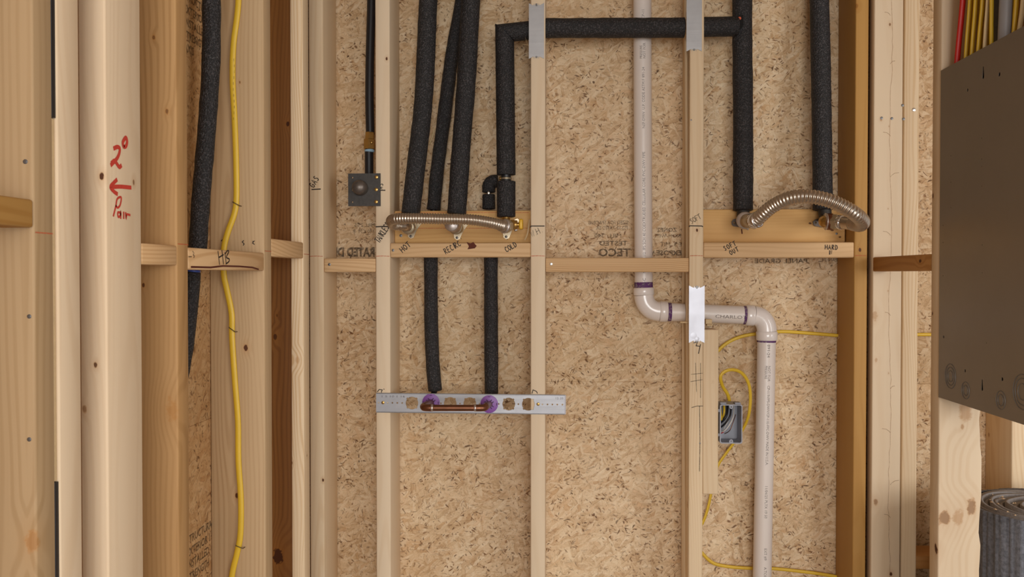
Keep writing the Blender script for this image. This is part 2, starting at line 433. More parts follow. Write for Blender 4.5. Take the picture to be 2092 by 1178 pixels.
STROKES = {
 'H': [[(0,0),(0,1)],[(.8,0),(.75,1.02)],[(0,.5),(.8,.55)]], 'O': [[(.4,0),(.05,.3),(.05,.75),(.42,1),(.8,.7),(.78,.25),(.4,0)]],
 'T': [[(0,.95),(.95,1.03)],[(.48,1),(.42,0)]], 'R': [[(.05,0),(.1,1),(.6,.95),(.65,.65),(.15,.5),(.75,0)]],
 'E': [[(.7,.02),(.05,0),(.1,1),(.75,1.0)],[(.08,.52),(.6,.55)]], 'C': [[(.75,.85),(.4,1),(.08,.6),(.15,.12),(.5,0),(.8,.15)]],
 'I': [[(.35,0),(.4,1)]], 'L': [[(.1,1),(.05,0),(.7,.05)]], 'D': [[(.05,0),(.1,1),(.6,.85),(.75,.4),(.45,.05),(.05,0)]],
 'S': [[(.7,.9),(.35,1),(.12,.75),(.45,.52),(.65,.28),(.4,.02),(.05,.1)]], 'F': [[(.1,0),(.1,1),(.75,1.03)],[(.1,.55),(.6,.58)]],
 'U': [[(.05,1),(.08,.25),(.4,0),(.7,.3),(.75,1)]], 'A': [[(0,0),(.4,1),(.75,0)],[(.15,.35),(.65,.38)]], 'N': [[(.05,0),(.1,1),(.65,.05),(.72,1)]],
 'W': [[(0,1),(.22,0),(.45,.75),(.65,0),(.95,1)]], '.': [[(.3,0),(.34,.06)]], 'G': [[(.75,.85),(.4,1),(.08,.6),(.15,.12),(.5,0),(.75,.2),(.72,.5),(.4,.48)]],
 'K': [[(.05,0),(.1,1)],[(.7,1),(.1,.45),(.75,0)]], 'B': [[(.05,0),(.08,1),(.5,.9),(.5,.6),(.12,.52),(.62,.35),(.55,.08),(.05,0)]], 'M': [[(0,0),(.08,1),(.42,.4),(.75,1),(.8,0)]],
 'P': [[(.15,-.1),(.2,1),(.65,.95),(.6,.5),(.2,.45)]], 'a': [[(.6,.55),(.25,.55),(.1,.2),(.35,0),(.6,.25),(.6,.55),(.65,0)]], 'i': [[(.3,0),(.3,.5)],[(.3,.7),(.32,.76)]],
 'r': [[(.1,0),(.12,.5),(.3,.52),(.6,.58)]], '2': [[(.1,.85),(.5,1),(.62,.7),(.35,.35),(.05,.02),(.3,.25),(.55,.0),(.85,.1)]], 'o': [[(.4,0),(.1,.35),(.4,.95),(.62,.5),(.4,0)]],
 '<': [[(.35,.8),(0,.4),(.4,0)],[(0,.4),(1.3,.38)]], '3': [[(.1,.9),(.5,1),(.3,.6),(.55,.3),(.1,0)]], '#': [[(.2,0),(.25,1)],[(.6,0),(.55,1)],[(-.1,.35),(.9,.3)],[(-.1,.62),(.9,.65)]],
 '-': [[(0,.5),(1,.5)]], ' ': []}
def strip(q, hw, n, V, Fq):
    """one continuous flat stroke along the points q"""
    q = [x for i, x in enumerate(q) if i == 0 or (x - q[i - 1]).length > 1e-6]
    if len(q) < 2: return
    q = list(q); q[0] = q[0] - (q[1] - q[0]).normalized() * hw * .4; q[-1] = q[-1] + (q[-1] - q[-2]).normalized() * hw * .4
    k = len(V)
    for i, p in enumerate(q):
        d0 = (q[i] - q[i - 1]).normalized() if i else (q[1] - q[0]).normalized()
        d1 = (q[i + 1] - q[i]).normalized() if i < len(q) - 1 else d0
        t = d0 + d1
        if t.length < .5: t = d1 if t.length < 1e-3 else t
        t.normalize(); sd = t.cross(n).normalized(); w = hw / max(.6, abs(t.dot(d0)))
        V += [p + sd * w, p - sd * w]
    for i in range(len(q) - 1): Fq.append((k + 2 * i, k + 2 * i + 2, k + 2 * i + 3, k + 2 * i + 1))
def ribbon(strokes, o, u, v, hw, n, off=0.0005):
    """flat ink strokes: list of 2D polylines -> strips"""
    V = []; Fq = []
    u, v, n, o = Vector(u), Vector(v), Vector(n).normalized(), Vector(o)
    for j, s in enumerate(strokes): strip([o + u * a + v * b + n * (off + .00008 * (j % 6)) for a, b in s], hw, n, V, Fq)
    return V, Fq
def write(text, org, u, v, h, hw, mat, parent, n=(0, -1, 0), pitch=0.62, name='handwriting', wf=0.62):
    u, v = Vector(u).normalized(), Vector(v).normalized(); st = []; x = 0
    for ch in text:
        for s in STROKES[ch]: st.append([((a * wf + x) * h, b * h) for a, b in s])
        x += pitch * (0.45 if ch in 'I.i' else 1.0) + 0.08
    V, Fq = ribbon(st, org, u, v, hw, n)
    return link_mesh(name, V, Fq, mat, org, parent)
def lines(strokes, mat, parent, hw, n=(0, -1, 0), name='handwriting', soft=0.0):
    if soft: strokes = [resample(smooth_path(q, soft), soft) if len(q) > 2 else q for q in strokes]
    """strokes given as world points lying on a surface"""
    V = []; Fq = []; nn = Vector(n).normalized()
    for j, q in enumerate(strokes): strip([x + nn * (.0005 + .00008 * (j % 6)) for x in q], hw, nn, V, Fq)
    return link_mesh(name, V, Fq, mat, strokes[0][0], parent)
def txt(text, org, u, v, h, mat, parent, name='lettering', bend=None, stretch=1.0, bold=0.0, n=None):
    """typed lettering laid on a plane, or bent onto a pipe when bend=(radius,)"""
    c = bpy.data.curves.new('t', 'FONT'); c.body = text; c.size = 1.0; c.resolution_u = 2; c.offset = bold
    t = bpy.data.objects.new('t', c); COL.objects.link(t); bpy.context.view_layer.update()
    me = bpy.data.meshes.new_from_object(t.evaluated_get(bpy.context.evaluated_depsgraph_get()))
    bpy.data.objects.remove(t); bpy.data.curves.remove(c)
    u, v = Vector(u).normalized(), Vector(v).normalized(); nn = Vector(n).normalized() if n else u.cross(v); s = h / 0.72
    if nn.y > 0 and n is None: nn = -nn
    fs = [tuple(p.vertices) for p in me.polygons]; V = []
    for q in me.vertices:
        a, b = q.co.x * s * stretch, q.co.y * s
        if bend:
            r = bend[0]; th = (b + bend[1]) / r
            V.append(Vector(org) + u * a + v * (r * math.sin(th)) + nn * (r * math.cos(th) + 0.0004))
        else: V.append(Vector(org) + u * a + v * b + nn * 0.0006)
    return link_mesh(name, V, fs, mat, org, parent)
def curve_plate(name, outline, holes, org, u, v, thick, mat, parent=None, origin=None):
    """sheet metal cut to an outline with holes; lies from the plane towards -thickness along the normal"""
    c = bpy.data.curves.new('p', 'CURVE'); c.dimensions = '2D'; c.fill_mode = 'BOTH'; c.extrude = thick / 2
    for poly in [outline] + list(holes):
        sp = c.splines.new('POLY'); sp.points.add(len(poly) - 1)
        for i, (a, b) in enumerate(poly): sp.points[i].co = (a, b, 0, 1)
        sp.use_cyclic_u = True
    t = bpy.data.objects.new('t', c); COL.objects.link(t); bpy.context.view_layer.update()
    me = bpy.data.meshes.new_from_object(t.evaluated_get(bpy.context.evaluated_depsgraph_get()))
    bpy.data.objects.remove(t); bpy.data.curves.remove(c)
    u, v = Vector(u).normalized(), Vector(v).normalized(); nn = u.cross(v); og = Vector(origin if origin is not None else org)
    for q in me.vertices: q.co = Vector(org) + u * q.co.x + v * q.co.y + nn * q.co.z - og
    me.materials.clear(); me.materials.append(mat)
    return link_data(name, me, og, parent)
def circ(cx, cy, r, n=16): return [(cx + r * math.cos(2 * math.pi * i / n), cy + r * math.sin(2 * math.pi * i / n)) for i in range(n)]
def disc(name, c, n, r, h, mat, parent, seg=12):
    c, n = Vector(c), Vector(n).normalized()
    return tube(name, [c, c + n * h * 0.7, c + n * h], [r, r, r * 0.7], mat, parent, seg, False, origin=c)
def splinters(c, k, parent, size=0.018, seed=1):
    rr = random.Random(seed); V = []; Fq = []
    for i in range(k):
        a = Vector((rr.uniform(-1, 1), rr.uniform(-1, -0.1), rr.uniform(-1, 0.9))).normalized(); L = size * rr.uniform(0.4, 1); b = Vector(c) + a * L
        s = a.cross(Vector((0.2, 1, 0.3))).normalized() * 0.0009; q = len(V); t = a.cross(s).normalized() * 0.0007
        V += [Vector(c) + s, Vector(c) - s, Vector(c) + t, b]; Fq += [(q, q + 1, q + 3), (q + 1, q + 2, q + 3), (q + 2, q, q + 3), (q, q + 2, q + 1)]
    return tag(link_mesh('splinter', V, Fq, M['splinter'], c, parent), None, None, None, 'stuff')

# ------------------------------------------------------------------ the setting
DF, DO = 2.30, 2.44                       # depth of the stud fronts and of the sheathing
XL, XLO = -0.600, -0.713                  # left wall: stud edges and sheathing
XR = 0.785                                # right partition: stud edges
seam = P(1250, 779.5, DO).z
TOP = 2.44
osb_back = osb('strand_board_back', 0, 2); osb_left_shaded = osb('strand_board_left_shade_tint', 1, 2, (0.86, 0.72, 0.55, 1))  # left board's multiply tint stands for the bay's warm shade
wb = thing('wall_back', (0.4, DO, 0), None, None); wb['kind'] = 'structure'
wl = thing('wall_left', (XLO, 1.2, 0), None, None); wl['kind'] = 'structure'
xs = [-0.74, 0.885, 2.2]
for i in range(2):
    for z0, z1 in ((0.0, seam - 0.00015), (seam + 0.00015, TOP)):
        dz = 0.0008 if z0 else 0.0
        box('sheathing_panel', (xs[i] + 0.001, DO + dz, z0), (xs[i + 1] - 0.001, DO + 0.0125, z1), osb_back, wb, 0.0008, origin=(0.4, DO, 0), seg=1)
for z0, z1 in ((0.0, seam - 0.00015), (seam + 0.00015, TOP)):
    box('sheathing_panel', (XLO - 0.0125, -0.3, z0), (XLO, DO - 0.002, z1), osb_left_shaded, wl, 0.0008, origin=(XLO, 1.2, 0), seg=1)
box('backing', (-0.9, DO + 0.013, 0), (2.2, DO + 0.03, TOP), M['drywall'], wb)
box('backing', (XLO - 0.03, -0.3, 0), (XLO - 0.013, DO, TOP), M['drywall'], wl)
fl = box('floor', (-0.9, -3.2, -0.1), (2.9, DO + 0.03, 0.0), M['concrete']); fl['kind'] = 'structure'
cl = box('ceiling', (-0.9, -3.2, TOP + 0.001), (2.9, DO + 0.03, TOP + 0.02), M['drywall']); cl['kind'] = 'structure'

# ------------------------------------------------------------------ framing lumber
cn = [0]
def stud(name, lo, hi, tone, label, cat='stud', axis='Z', knots=(), bev=0.003, group=None, **kw):
    cn[0] += 1
    org = Vector(((lo[0] + hi[0]) / 2, (lo[1] + hi[1]) / 2, lo[2]))
    m = wood('%s_wood_%d' % (tone, cn[0]), tone, axis, knots, origin=org, **kw)
    o = box(name, lo, hi, m, None, bev, origin=org)
    return tag(o, label, cat, group)
PL = 0.038
Z0, Z1 = PL, TOP - PL
def Xf(px, Y=DF): return P(px, 561, Y).x
def kb(px, py, r, Y=DF, d=1.0): return (P(px, py, Y), r, d)     # knot on a face looking at the camera side
def kl(px, py, r, X, d=1.0): return (PX(px, py, X), r, d)        # knot on a face of the side walls

for nm, lo, hi, lab in (
    ('bottom_plate', (-0.6, DF, 0), (1.6, DO, PL), 'pine bottom plate on the floor under the back wall studs'),
    ('top_plate', (-0.6, DF, Z1), (1.6, DO, TOP), 'pine top plate above the back wall studs'),
    ('bottom_plate', (XLO, 0.2, 0), (XL, 2.29, PL), 'pine bottom plate under the left wall studs'),
    ('top_plate', (XLO, 0.2, Z1), (XL, 2.29, TOP), 'pine top plate above the left wall studs'),
    ('bottom_plate', (XR, 0.6, 0), (XR + 0.089, DF - 0.002, PL), 'pine bottom plate under the right partition'),
    ('top_plate', (XR, 0.6, Z1), (XR + 0.089, DF - 0.002, TOP), 'pine top plate above the right partition')):
    stud(nm, lo, hi, 'pale', lab, 'plate', 'X' if 'back' in lab else 'Y')

def bstud(px0, px1, tone, label, knots=(), **kw):
    return stud('wall_stud', (Xf(px0), DF, Z0), (Xf(px1), DO - 0.0005, Z1), tone, label, knots=knots, **kw)
S1 = bstud(632, 661, 'pale', 'pale back wall stud marked GAS, first from the left corner', (kb(660, 980, .003),), contrast=0.4)
S2 = bstud(767.5, 797, 'cream', 'cream stud behind the black square gas plate and left end of the perforated bracket', (kb(790, 120, .003), ), contrast=0.3, stain=0.35)
S3 = bstud(1084, 1114, 'cream', 'cream stud marked W.H. in the middle of the back wall', contrast=0.28, stain=0.15)
S4 = bstud(1408, 1437, 'pale', 'pale stud marked SOFT with two nail plates, crossed by the white drain pipe', (kb(1403, 1030, .007, 2.32, .5), kb(1424, 470, .003)), contrast=0.45)
S5 = bstud(1745, 1772, 'honey', 'honey coloured back wall stud with shade toned into its wood, right of the block marked HARD IN', (kb(1757, 510, .004), kb(1750, 12, .005, d=.6), kb(1735, 330, .005, 2.33, .6)), contrast=0.4)  # honey wood colour also holds the shade this corner stud stands in
x6 = Xf(1876)
S6 = stud('wall_stud', (x6 - 0.038, DF, Z0), (x6, DO - 0.0005, Z1), 'pale', 'rough back wall stud peeping out behind the bright flat right partition stud', contrast=0.7, ring=.005)
x7 = P(2070, 561, DF).x
S7 = stud('wall_stud', (x7, DF, Z0), (x7 + 0.038, DO - 0.0005, Z1), 'pale', 'back wall stud at far right, behind the grey roll and below the steel panel', knots=(kb(2022, 888, .005, 2.42, .6),))
XL2 = XL - 0.0002
# left wall, from the camera into the corner
def yl(px): return PX(px, 561, XL).y
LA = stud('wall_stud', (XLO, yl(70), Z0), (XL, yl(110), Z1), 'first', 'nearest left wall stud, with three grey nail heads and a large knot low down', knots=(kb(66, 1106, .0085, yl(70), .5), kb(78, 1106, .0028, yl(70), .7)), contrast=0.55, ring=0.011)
for k_ in (1, 2): stud('wall_stud', (XLO, yl(70) - .406 * k_, Z0), (XL, yl(110) - .406 * k_, Z1), 'near', ('next', 'second')[k_ - 1] + ' left wall stud on the camera side of the one with grey nail heads')
LA2 = stud('wall_stud', (XLO, yl(119), Z0), (XL, yl(165), Z1), 'near', 'second left wall stud, beside a dark slit, with a plain bare edge', contrast=0.3)
LC = stud('wall_stud', (XL - 0.038, yl(218), Z0), (XL, yl(290), Z1), 'near', 'left wall stud set flat with red 2 and arrow handwriting', knots=(kb(208, 360, .0036, yl(218)), kb(195, 745, .0028, yl(218), .8), kb(173, 835, .0035, yl(218), .6), kl(273, 372, .003, XL, .7)), contrast=0.25, stain=0.35)
LB = stud('wall_stud', (XLO, yl(362), Z0), (XL, yl(385), Z1), 'amber_shade', 'left wall stud with a large ringed knot, left of the bowed black insulated pipe', knots=(kb(350, 836, .0105, yl(362), .42), kb(314, 76, .003, yl(362), .7), kb(341, 228, .0032, yl(362), .7), kb(293, 582, .003, yl(362), .8)), contrast=0.7, ring=0.0085)
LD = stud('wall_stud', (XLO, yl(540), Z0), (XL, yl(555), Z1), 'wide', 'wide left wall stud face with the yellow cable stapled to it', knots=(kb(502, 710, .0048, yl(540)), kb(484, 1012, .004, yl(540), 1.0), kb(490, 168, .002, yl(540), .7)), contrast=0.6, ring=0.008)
YD2 = 2.10
LE = stud('wall_stud', (P(553, 561, YD2).x - 0.06, YD2, Z0), (P(601, 561, YD2).x, YD2 + 0.038, Z1), 'deep_shade', 'dark shaded stud in the recess right of the yellow cable stud', knots=(kb(588, 253, .005, YD2, .9), kb(562, 688, .006, YD2, .8), kb(566, 644, .003, YD2, .7), kb(570, 1135, .014, YD2, 1.0)), contrast=0.6)
YE = yl(620)
LF = stud('wall_stud', (P(594, 561, YE).x, YE, Z0), (XL, yl(632), Z1), 'pale', 'corner stud with strongly striped grain, left of the stud marked GAS', knots=(kb(608, 735, .006, YE, .35), kb(596, 945, .003, YE, .7), kl(627, 930, .0025, XL, .7)), contrast=0.9, ring=0.0045)
for za, zb, nm, mt, lab in ((PX(112, 240, XL).z, Z1, 'slit_shade_strip', 'black', 'added black strip for the shade at the top of the slit between the two nearest left studs'),  # added black strips stand for the dark shade inside the slit
        (PX(112, 985, XL).z, PX(112, 240, XL).z - .001, 'wood_shim', 'splinter', 'thin wooden shim between the two nearest left studs'),
        (Z0, PX(112, 985, XL).z - .001, 'slit_shade_strip', 'black', 'added black strip for the shade at the bottom of the slit between the two nearest left studs')):
    tag(box(nm, (XLO + .002, yl(110) + .0006, za), (XL - (.0012 if mt == 'black' else .003), yl(119) - .0006, zb), M[mt], None, .0005), lab, 'strip' if mt == 'black' else 'shim')
# right partition
def yr(px): return PX(px, 561, XR).y
def wany(o, seed=3, side=1, amp=0.007):
    """bark edge: cut the stud edge back unevenly"""
    b = bmesh.new(); b.from_mesh(o.data)
    long_e = [e for e in b.edges if abs((e.verts[0].co - e.verts[1].co).z) > 0.5]
    bmesh.ops.subdivide_edges(b, edges=long_e, cuts=90, use_grid_fill=True)
    from mathutils import noise as mn
    mx = max(v.co.x for v in b.verts)
    for v in b.verts:
        if side * v.co.x > side * (mx if side > 0 else -mx) - 0.005:
            q = mn.noise(Vector((seed, 0, v.co.z * 9))) + 0.5 * mn.noise(Vector((seed, 5, v.co.z * 40)))
            v.co.x -= side * amp * max(0.0, q + 0.25)
    b.to_mesh(o.data); b.free()
RA_y = yr(1783)
pith = [kb(1819 + 5 * math.sin(i * 1.9), 90 + i * 56, .0016, RA_y, .42) for i in range(20)]
RA = stud('wall_stud', (XR, RA_y, Z0), (XR + 0.0715, RA_y + 0.038, Z1), 'cream', 'bright flat stud face with a wavy pith line, behind the short dark block', knots=pith[3:15:3] + [kb(1788, 645, .007, RA_y, .4), kb(1789, 1025, .006, RA_y, .6), kb(1820, 1172, .004, RA_y, .9), kb(1818, 50, .003, RA_y, .7), kb(1790, 735, .004, RA_y, .4), kb(1800, 244, .003, RA_y, .5)], contrast=0.35, stain=0.7, ring=0.013)
# the partition's last stud stands in front of the plate corner: its own thickness towards the wall
RB = stud('wall_stud', (XR, yr(1920), Z0), (XR + 0.0885, yr(1902), Z1), 'cream', 'right partition stud with a bark edge under the grey steel panel', knots=[kb(1984, 1034, .010, yr(1920), .62), kb(1930, 1060, .012, yr(1920), .62), kb(1957, 1056, .012, yr(1920), .4), kb(1966, 872, .004, yr(1920), .5), kb(1972, 840, .014, yr(1920), .45), kl(1912, 1120, .008, XR, .9), kl(1906, 400, .004, XR, .8), kl(1905, 640, .003, XR, .8)], contrast=0.5, stain=0.6, ring=0.012)
wany(RB)
RC = stud('wall_stud', (XR + 0.0, yr(1920) - 0.406 - 0.038, Z0), (XR + 0.0885, yr(1920) - 0.406, Z1), 'pale', 'next right partition stud beside the near edge of the steel panel')

PW = stud('added_plywood_sheet', (XR + .0892, 1.05, PX(1920, 812, XR).z), (XR + .101, yr(1902) - .0003, TOP), 'dark', 'added plywood sheet shading the stud, on the far side of the right partition, behind the cable bundle', 'sheet', bev=.0008)  # added sheet, keeps light off the stud face above the panel
# ------------------------------------------------------------------ blocking
def kbx(*a): return kb(*a)
def block(px0, px1, py0, py1, label, tone='block', Y=DF, depth=0.038, name='blocking_board', knots=(), cat='blocking', **kw):
    a = P(px0, py0, Y); c = P(px1, py1, Y)
    return stud(name, (a.x, Y, c.z), (c.x, Y + depth, a.z), tone, label, cat, 'X', knots, **kw)
s1r, s2l, s2r, s3l, s3r, s4l, s4r, s5l = Xf(661), Xf(767.5), Xf(797), Xf(1084), Xf(1114), Xf(1408), Xf(1437), Xf(1745)
def bblock(x0, x1, py0, py1, label, Y=DF, depth=0.038, tone='block', knots=(), name='blocking_board', **kw):
    z1 = P(1200, py0, Y).z; z0 = P(1200, py1, Y).z
    return stud(name, (x0 + .0004, Y, z0), (x1 - .0004, Y + depth, z1), tone, label, 'blocking', 'X', knots, **kw)
B1 = bblock(s1r, s2l, 527, 555.5, 'short block between the GAS stud and the gas plate stud', Y=DF + .002, tone='block', ring=.006)
B2 = bblock(s2r, s3l, 495.5, 525, 'block marked HOT, RECIRC and COLD under the left steel hose', knots=(), tone='block')
B3 = bblock(s3r, s4l, 526.5, 555.5, 'long striped block between the two middle studs, passing before the white pipe', Y=DF + .003, tone='block', contrast=.85, ring=.005)
B4 = bblock(s4r, s5l, 495.5, 526.5, 'block marked SOFT OUT and HARD IN under the right steel hose', tone='block', ring=.006)
BB1 = bblock(s2r, s3l, 429, 496, 'orange recessed backer board behind the left steel hose', Y=2.361, depth=.03, tone='board', name='backer_board', contrast=.45)
BB2 = bblock(s4r, P(1725.5, 500, 2.37).x, 428.5, 496, 'orange recessed backer board behind the arched right steel hose', Y=2.364, depth=.03, tone='board', name='backer_board', contrast=.35, knots=(kb(1655, 456, .003, 2.364, .8), kb(1700, 470, .003, 2.364, .8), kb(1716, 484, .0025, 2.364, .8)))
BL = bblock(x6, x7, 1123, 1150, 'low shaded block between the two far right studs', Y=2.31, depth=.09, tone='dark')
# left wall blocks: face in the plane of the stud edges
def lblock(y0, y1, za, zb, label, tone='block', X=XL, kn=(), **kw):
    return stud('blocking_board', (X - 0.038, y0 + .0004, za), (X, y1 - .0004, zb), tone, label, 'blocking', 'Y', kn, **kw)
zz = lambda px, py: PX(px, py, XL).z
LB1 = lblock(0.50, yl(70), zz(70, 465), zz(70, 408), 'short block at the very left edge of the nearest stud', 'honey')
LB2 = lblock(yl(290), yl(362), zz(290, 540), zz(290, 496), 'short block left of the insulated pipe, next to the red handwriting stud', 'block')
LB3 = lblock(yl(385), yl(540), zz(385, 550.5), zz(385, 505), 'block marked HB crossing in front of the yellow cable', 'block', ring=.005, contrast=.7)
LB4 = lblock(yl(555), YE, zz(555, 523.5), zz(555, 487), 'short high block in the recess right of the yellow cable stud', 'block', ring=.005)
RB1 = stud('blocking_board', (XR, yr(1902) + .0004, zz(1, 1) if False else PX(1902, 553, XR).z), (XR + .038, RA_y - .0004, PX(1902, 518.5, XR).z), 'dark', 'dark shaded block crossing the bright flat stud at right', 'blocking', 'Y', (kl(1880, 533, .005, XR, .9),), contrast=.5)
SIS = stud('sister_board', (s4r + .0004, DF + .004, P(1450, 1010, DF).z), (P(1469, 700, DF).x, DF + .07, P(1450, 673, DF).z), 'pale', 'short upright board nailed beside the SOFT stud, left of the grey outlet box', 'board', knots=(kb(1444, 690, .002), kb(1443, 905, .002), kb(1458, 780, .002)), contrast=.35)

# holes through the studs for the pipes
zi = P(1250, 57.5, 2.37)
bore(S3, (s3l - .02, 2.335, P(1100, 59, 2.335).z), (s3r + .02, 2.335, P(1100, 59, 2.335).z), .0272)
bore(S4, (s4l - .02, 2.335, P(1420, 56, 2.335).z), (s4r + .02, 2.335, P(1420, 56, 2.335).z), .0272)
zc = P(1420, 638.5, 2.39).z
bore(S4, (s4l - .02, 2.39, zc), (s4r + .02, 2.39, zc), .0275)

# ------------------------------------------------------------------ marks on the timber
ZCH = CZ + 0.0485
for s, x0, x1 in ((S1, Xf(632), s1r), (S2, Xf(767.5), s2r), (S3, s3l, s3r), (S4, s4l, s4r), (S5, s5l, Xf(1772))):
    lines([[Vector((x0 + .002, DF, ZCH)), Vector(((x0 + x1) / 2, DF, ZCH + .0006)), Vector((x1 - .002, DF, ZCH))]], M['chalk'], s, .0009, name='chalk_line')
for s, a, b in ((LA, 70, 110), (LB, 362, 385), (LD, 540, 555)):
    lines([[Vector((XL, yl(a) + .002, ZCH - .0)), Vector((XL, yl(b) - .002, ZCH))]], M['chalk'], s, .0009, n=(1, 0, 0), name='chalk_line')
lines([[Vector((XL, YE + .003, ZCH)), Vector((XL, yl(632) - .003, ZCH))]], M['chalk'], LF, .0009, n=(1, 0, 0), name='chalk_line')
D = lambda deg: (Vector((math.cos(R(deg)), 0, math.sin(R(deg)))), Vector((-math.sin(R(deg)), 0, math.cos(R(deg)))))
def wr(text, px, py, deg, hpx, hwpx, mat, parent, Y=DF, **kw):
    u, v = D(deg); return write(text, P(px, py, Y), u, v, hpx * Y / F_, hwpx * Y / F_, mat, parent, **kw)
def ln(pts, Y, parent, hwpx=1.0, mat='ink', name='handwriting'):
    lines([[P(a, b, Y) for a, b in s] for s in pts], M[mat], parent, hwpx * Y / F_, name=name)
wr('GAS', 641, 384, 58, 12, .8, M['ink'], S1); ln([[(637, 387), (655, 386)]], DF, S1, 1.1)
wr('AS', 781, 386, 78, 8, .7, M['ink'], S2, pitch=.8); ln([[(778, 388.5), (787, 388.5)]], DF, S2, 1.1)
ln([[(768, 463), (778, 462.5), (791, 462.5)]], DF, S2, 1.2); wr('TANKLESS', 775, 497, 57, 13, .8, M['ink'], S2, pitch=.36, wf=.5)
ln([[(1083.5, 464), (1085, 461.5), (1112, 461.5)]], DF, S3, 1.0); wr('W.H.', 1087, 484, 25, 12, .65, M['faint_ink'], S3)
ln([[(1408, 463), (1409, 461), (1434, 461.5), (1435.5, 463)]], DF, S4, 1.0); wr('SOFT', 1413, 457, 30, 10, .7, M['faint_ink'], S4, pitch=.5)
wr('HOT', 823, 516, 40, 11.5, .8, M['ink'], B2); wr('RECIRC', 911, 519, 30, 11.5, .75, M['ink'], B2, pitch=.52, wf=.55); wr('COLD', 1035, 515, 30, 10.5, .8, M['ink'], B2, pitch=.55)
wr('SOFT', 1481, 512, 27, 9, .75, M['ink'], B4, pitch=.68); wr('OUT', 1493, 521, 28, 9, .75, M['ink'], B4, pitch=.68)
wr('HARD', 1685.5, 509, -2, 9, .8, M['ink'], B4, pitch=.66); wr('IN', 1692.5, 519.5, 0, 8, .6, M['ink'], B4)
# dark bark pocket on the block
V = []
pk = [(953, 494), (961, 497), (967, 494), (971, 499), (974, 502), (970, 507), (962, 508), (955, 509), (958, 503)]
V = [P(a, b, DF) - Vector((0, .0005, 0)) for a, b in pk]
M['bark'] = plain('dark_bark', srgb(96, 40, 20), .8)
link_mesh('bark_pocket', V, [tuple(range(len(V)))], M['bark'], V[0], B2)
# red writing: 2 with raised 0, arrow, Pair
def lw(strokes, parent, mat, hw, X=XL):
    lines([[PX(a, b, X) for a, b in s] for s in strokes], M[mat], parent, hw, n=(1, 0, 0), soft=.0016)
lw([[(232, 303), (239, 300), (244, 303), (243, 313), (238, 324), (226, 337)], [(227, 333), (233, 328), (236, 331), (243, 341), (247, 338)],
    [(252, 300), (250, 291), (256, 281), (259, 288), (257, 298), (253, 300)]], LC, 'red_ink', .0029)
lw([[(225, 382), (245, 381), (267, 383)], [(238, 367), (231, 374), (225, 382), (232, 391), (239, 396)]], LC, 'red_ink', .0028)
lw([[(231, 441), (236, 421), (239, 406), (247, 403), (245, 418), (240, 424), (236, 420)], [(245, 434), (240, 434), (241, 443), (245, 440), (246, 432), (246, 446)], [(252, 433), (252, 446)], [(256, 434), (257, 446), (258, 438), (265, 439)]], LC, 'red_ink', .0016)
# HB block and small numbers
lw([[(445, 513), (448, 540)], [(453, 511), (456, 539)], [(446, 526), (456, 520)]], LB3, 'ink', .0013)
lw([[(459, 516), (462, 539)], [(459, 519), (464, 512), (467, 514), (462, 525), (468, 529), (467, 534), (461, 539)]], LB3, 'ink', .0013)
lw([[(393, 513), (396, 517), (394, 520), (397, 523), (395, 526)], [(385, 524), (391, 524)]], LB3, 'faint_ink', .001)
for q_ in ([(498, 491), (495, 494), (499, 498), (497, 501)], [(516, 493), (520, 492), (516, 496), (520, 499)], [(455, 489), (452, 492)]): ln([q_], yl(540), LD, .9)
# frame marks on the SOFT stud below the pipe
ln([[(1421, 741), (1423, 800)], [(1431, 741), (1431, 812)], [(1412, 764), (1436, 762)], [(1411, 779), (1435, 775)]], DF, S4, .6, 'faint_ink')
ln([[(1413, 832), (1424, 829), (1436, 829)], [(1429, 829), (1430, 900), (1429, 962)]], DF, S4, .8, 'faint_ink')
ln([[(1417, 700), (1425, 698), (1422, 706), (1429, 707)], [(1431, 703), (1427, 722)]], DF, S4, .8)
ln([[(771, 800), (775, 795), (781, 796), (779, 801)], [(784, 794), (785, 795)]], DF, S2, .8); ln([[(1087, 803), (1089, 796), (1096, 799), (1098, 803)]], DF, S3, .8)
ln([[(943, 488), (936, 480)]], 2.361, BB1, .6, 'faint_ink')
for hx_ in (1036, 935.5): lines([[P(hx_, 478, 2.361), P(hx_, 489, 2.361)]], M['bark'], BB1, .0012, name='handwriting')
lines([[P(815, 466, 2.361), P(950, 466, 2.361), P(1080, 466, 2.361)]], M['chalk'], BB1, .0007, name='chalk_line')
lines([[P(810, 434, 2.361), P(1080, 434, 2.361)]], M['chalk'], BB1, .0007, name='chalk_line')
lines([[P(1515, 468, 2.364), P(1516, 477, 2.364)]], M['bark'], BB2, .0016, name='handwriting')
# nail and screw heads
for px, py, r in ((52, 330, 5), (60, 646, 4.5), (60, 897, 4.5)):
    disc('nail_head', P(px, py, yl(70)), (0, -1, 0), r * 1.0 / F_, .0008, M['nail'], LA)
for px, py in ((803, 511),): disc('nail_head', P(px, py, DF), (0, -1, 0), .0035, .001, M['nail'], B2)
disc('nail_head', P(1126, 539, DF + .003), (0, -1, 0), .0038, .0012, M['bright_nail'], B3)
disc('nail_head', P(673, 540, DF + .002), (0, -1, 0), .0038, .0012, M['nail'], B1)
disc('nail_head', P(1867, 224, DF), (0, -1, 0), .0045, .0015, M['bright_nail'], S6)
for px, py in ((1801, 241), (1822, 242), (1846, 243), (1844, 215)): disc('nail_head', P(px, py, RA_y), (0, -1, 0), .0035, .001, M['nail'], RA)
disc('nail_head', P(1709, 477, 2.364), (0, -1, 0), .003, .001, M['nail'], BB2)
disc('nail_head', P(819, 481, 2.361), (0, -1, 0), .004, .001, M['nail'], BB1)
for px, py in ((1430, 905), (1412, 245)): disc('nail_head', P(px, py, DF), (0, -1, 0), .002, .0006, M['nail'], S4)
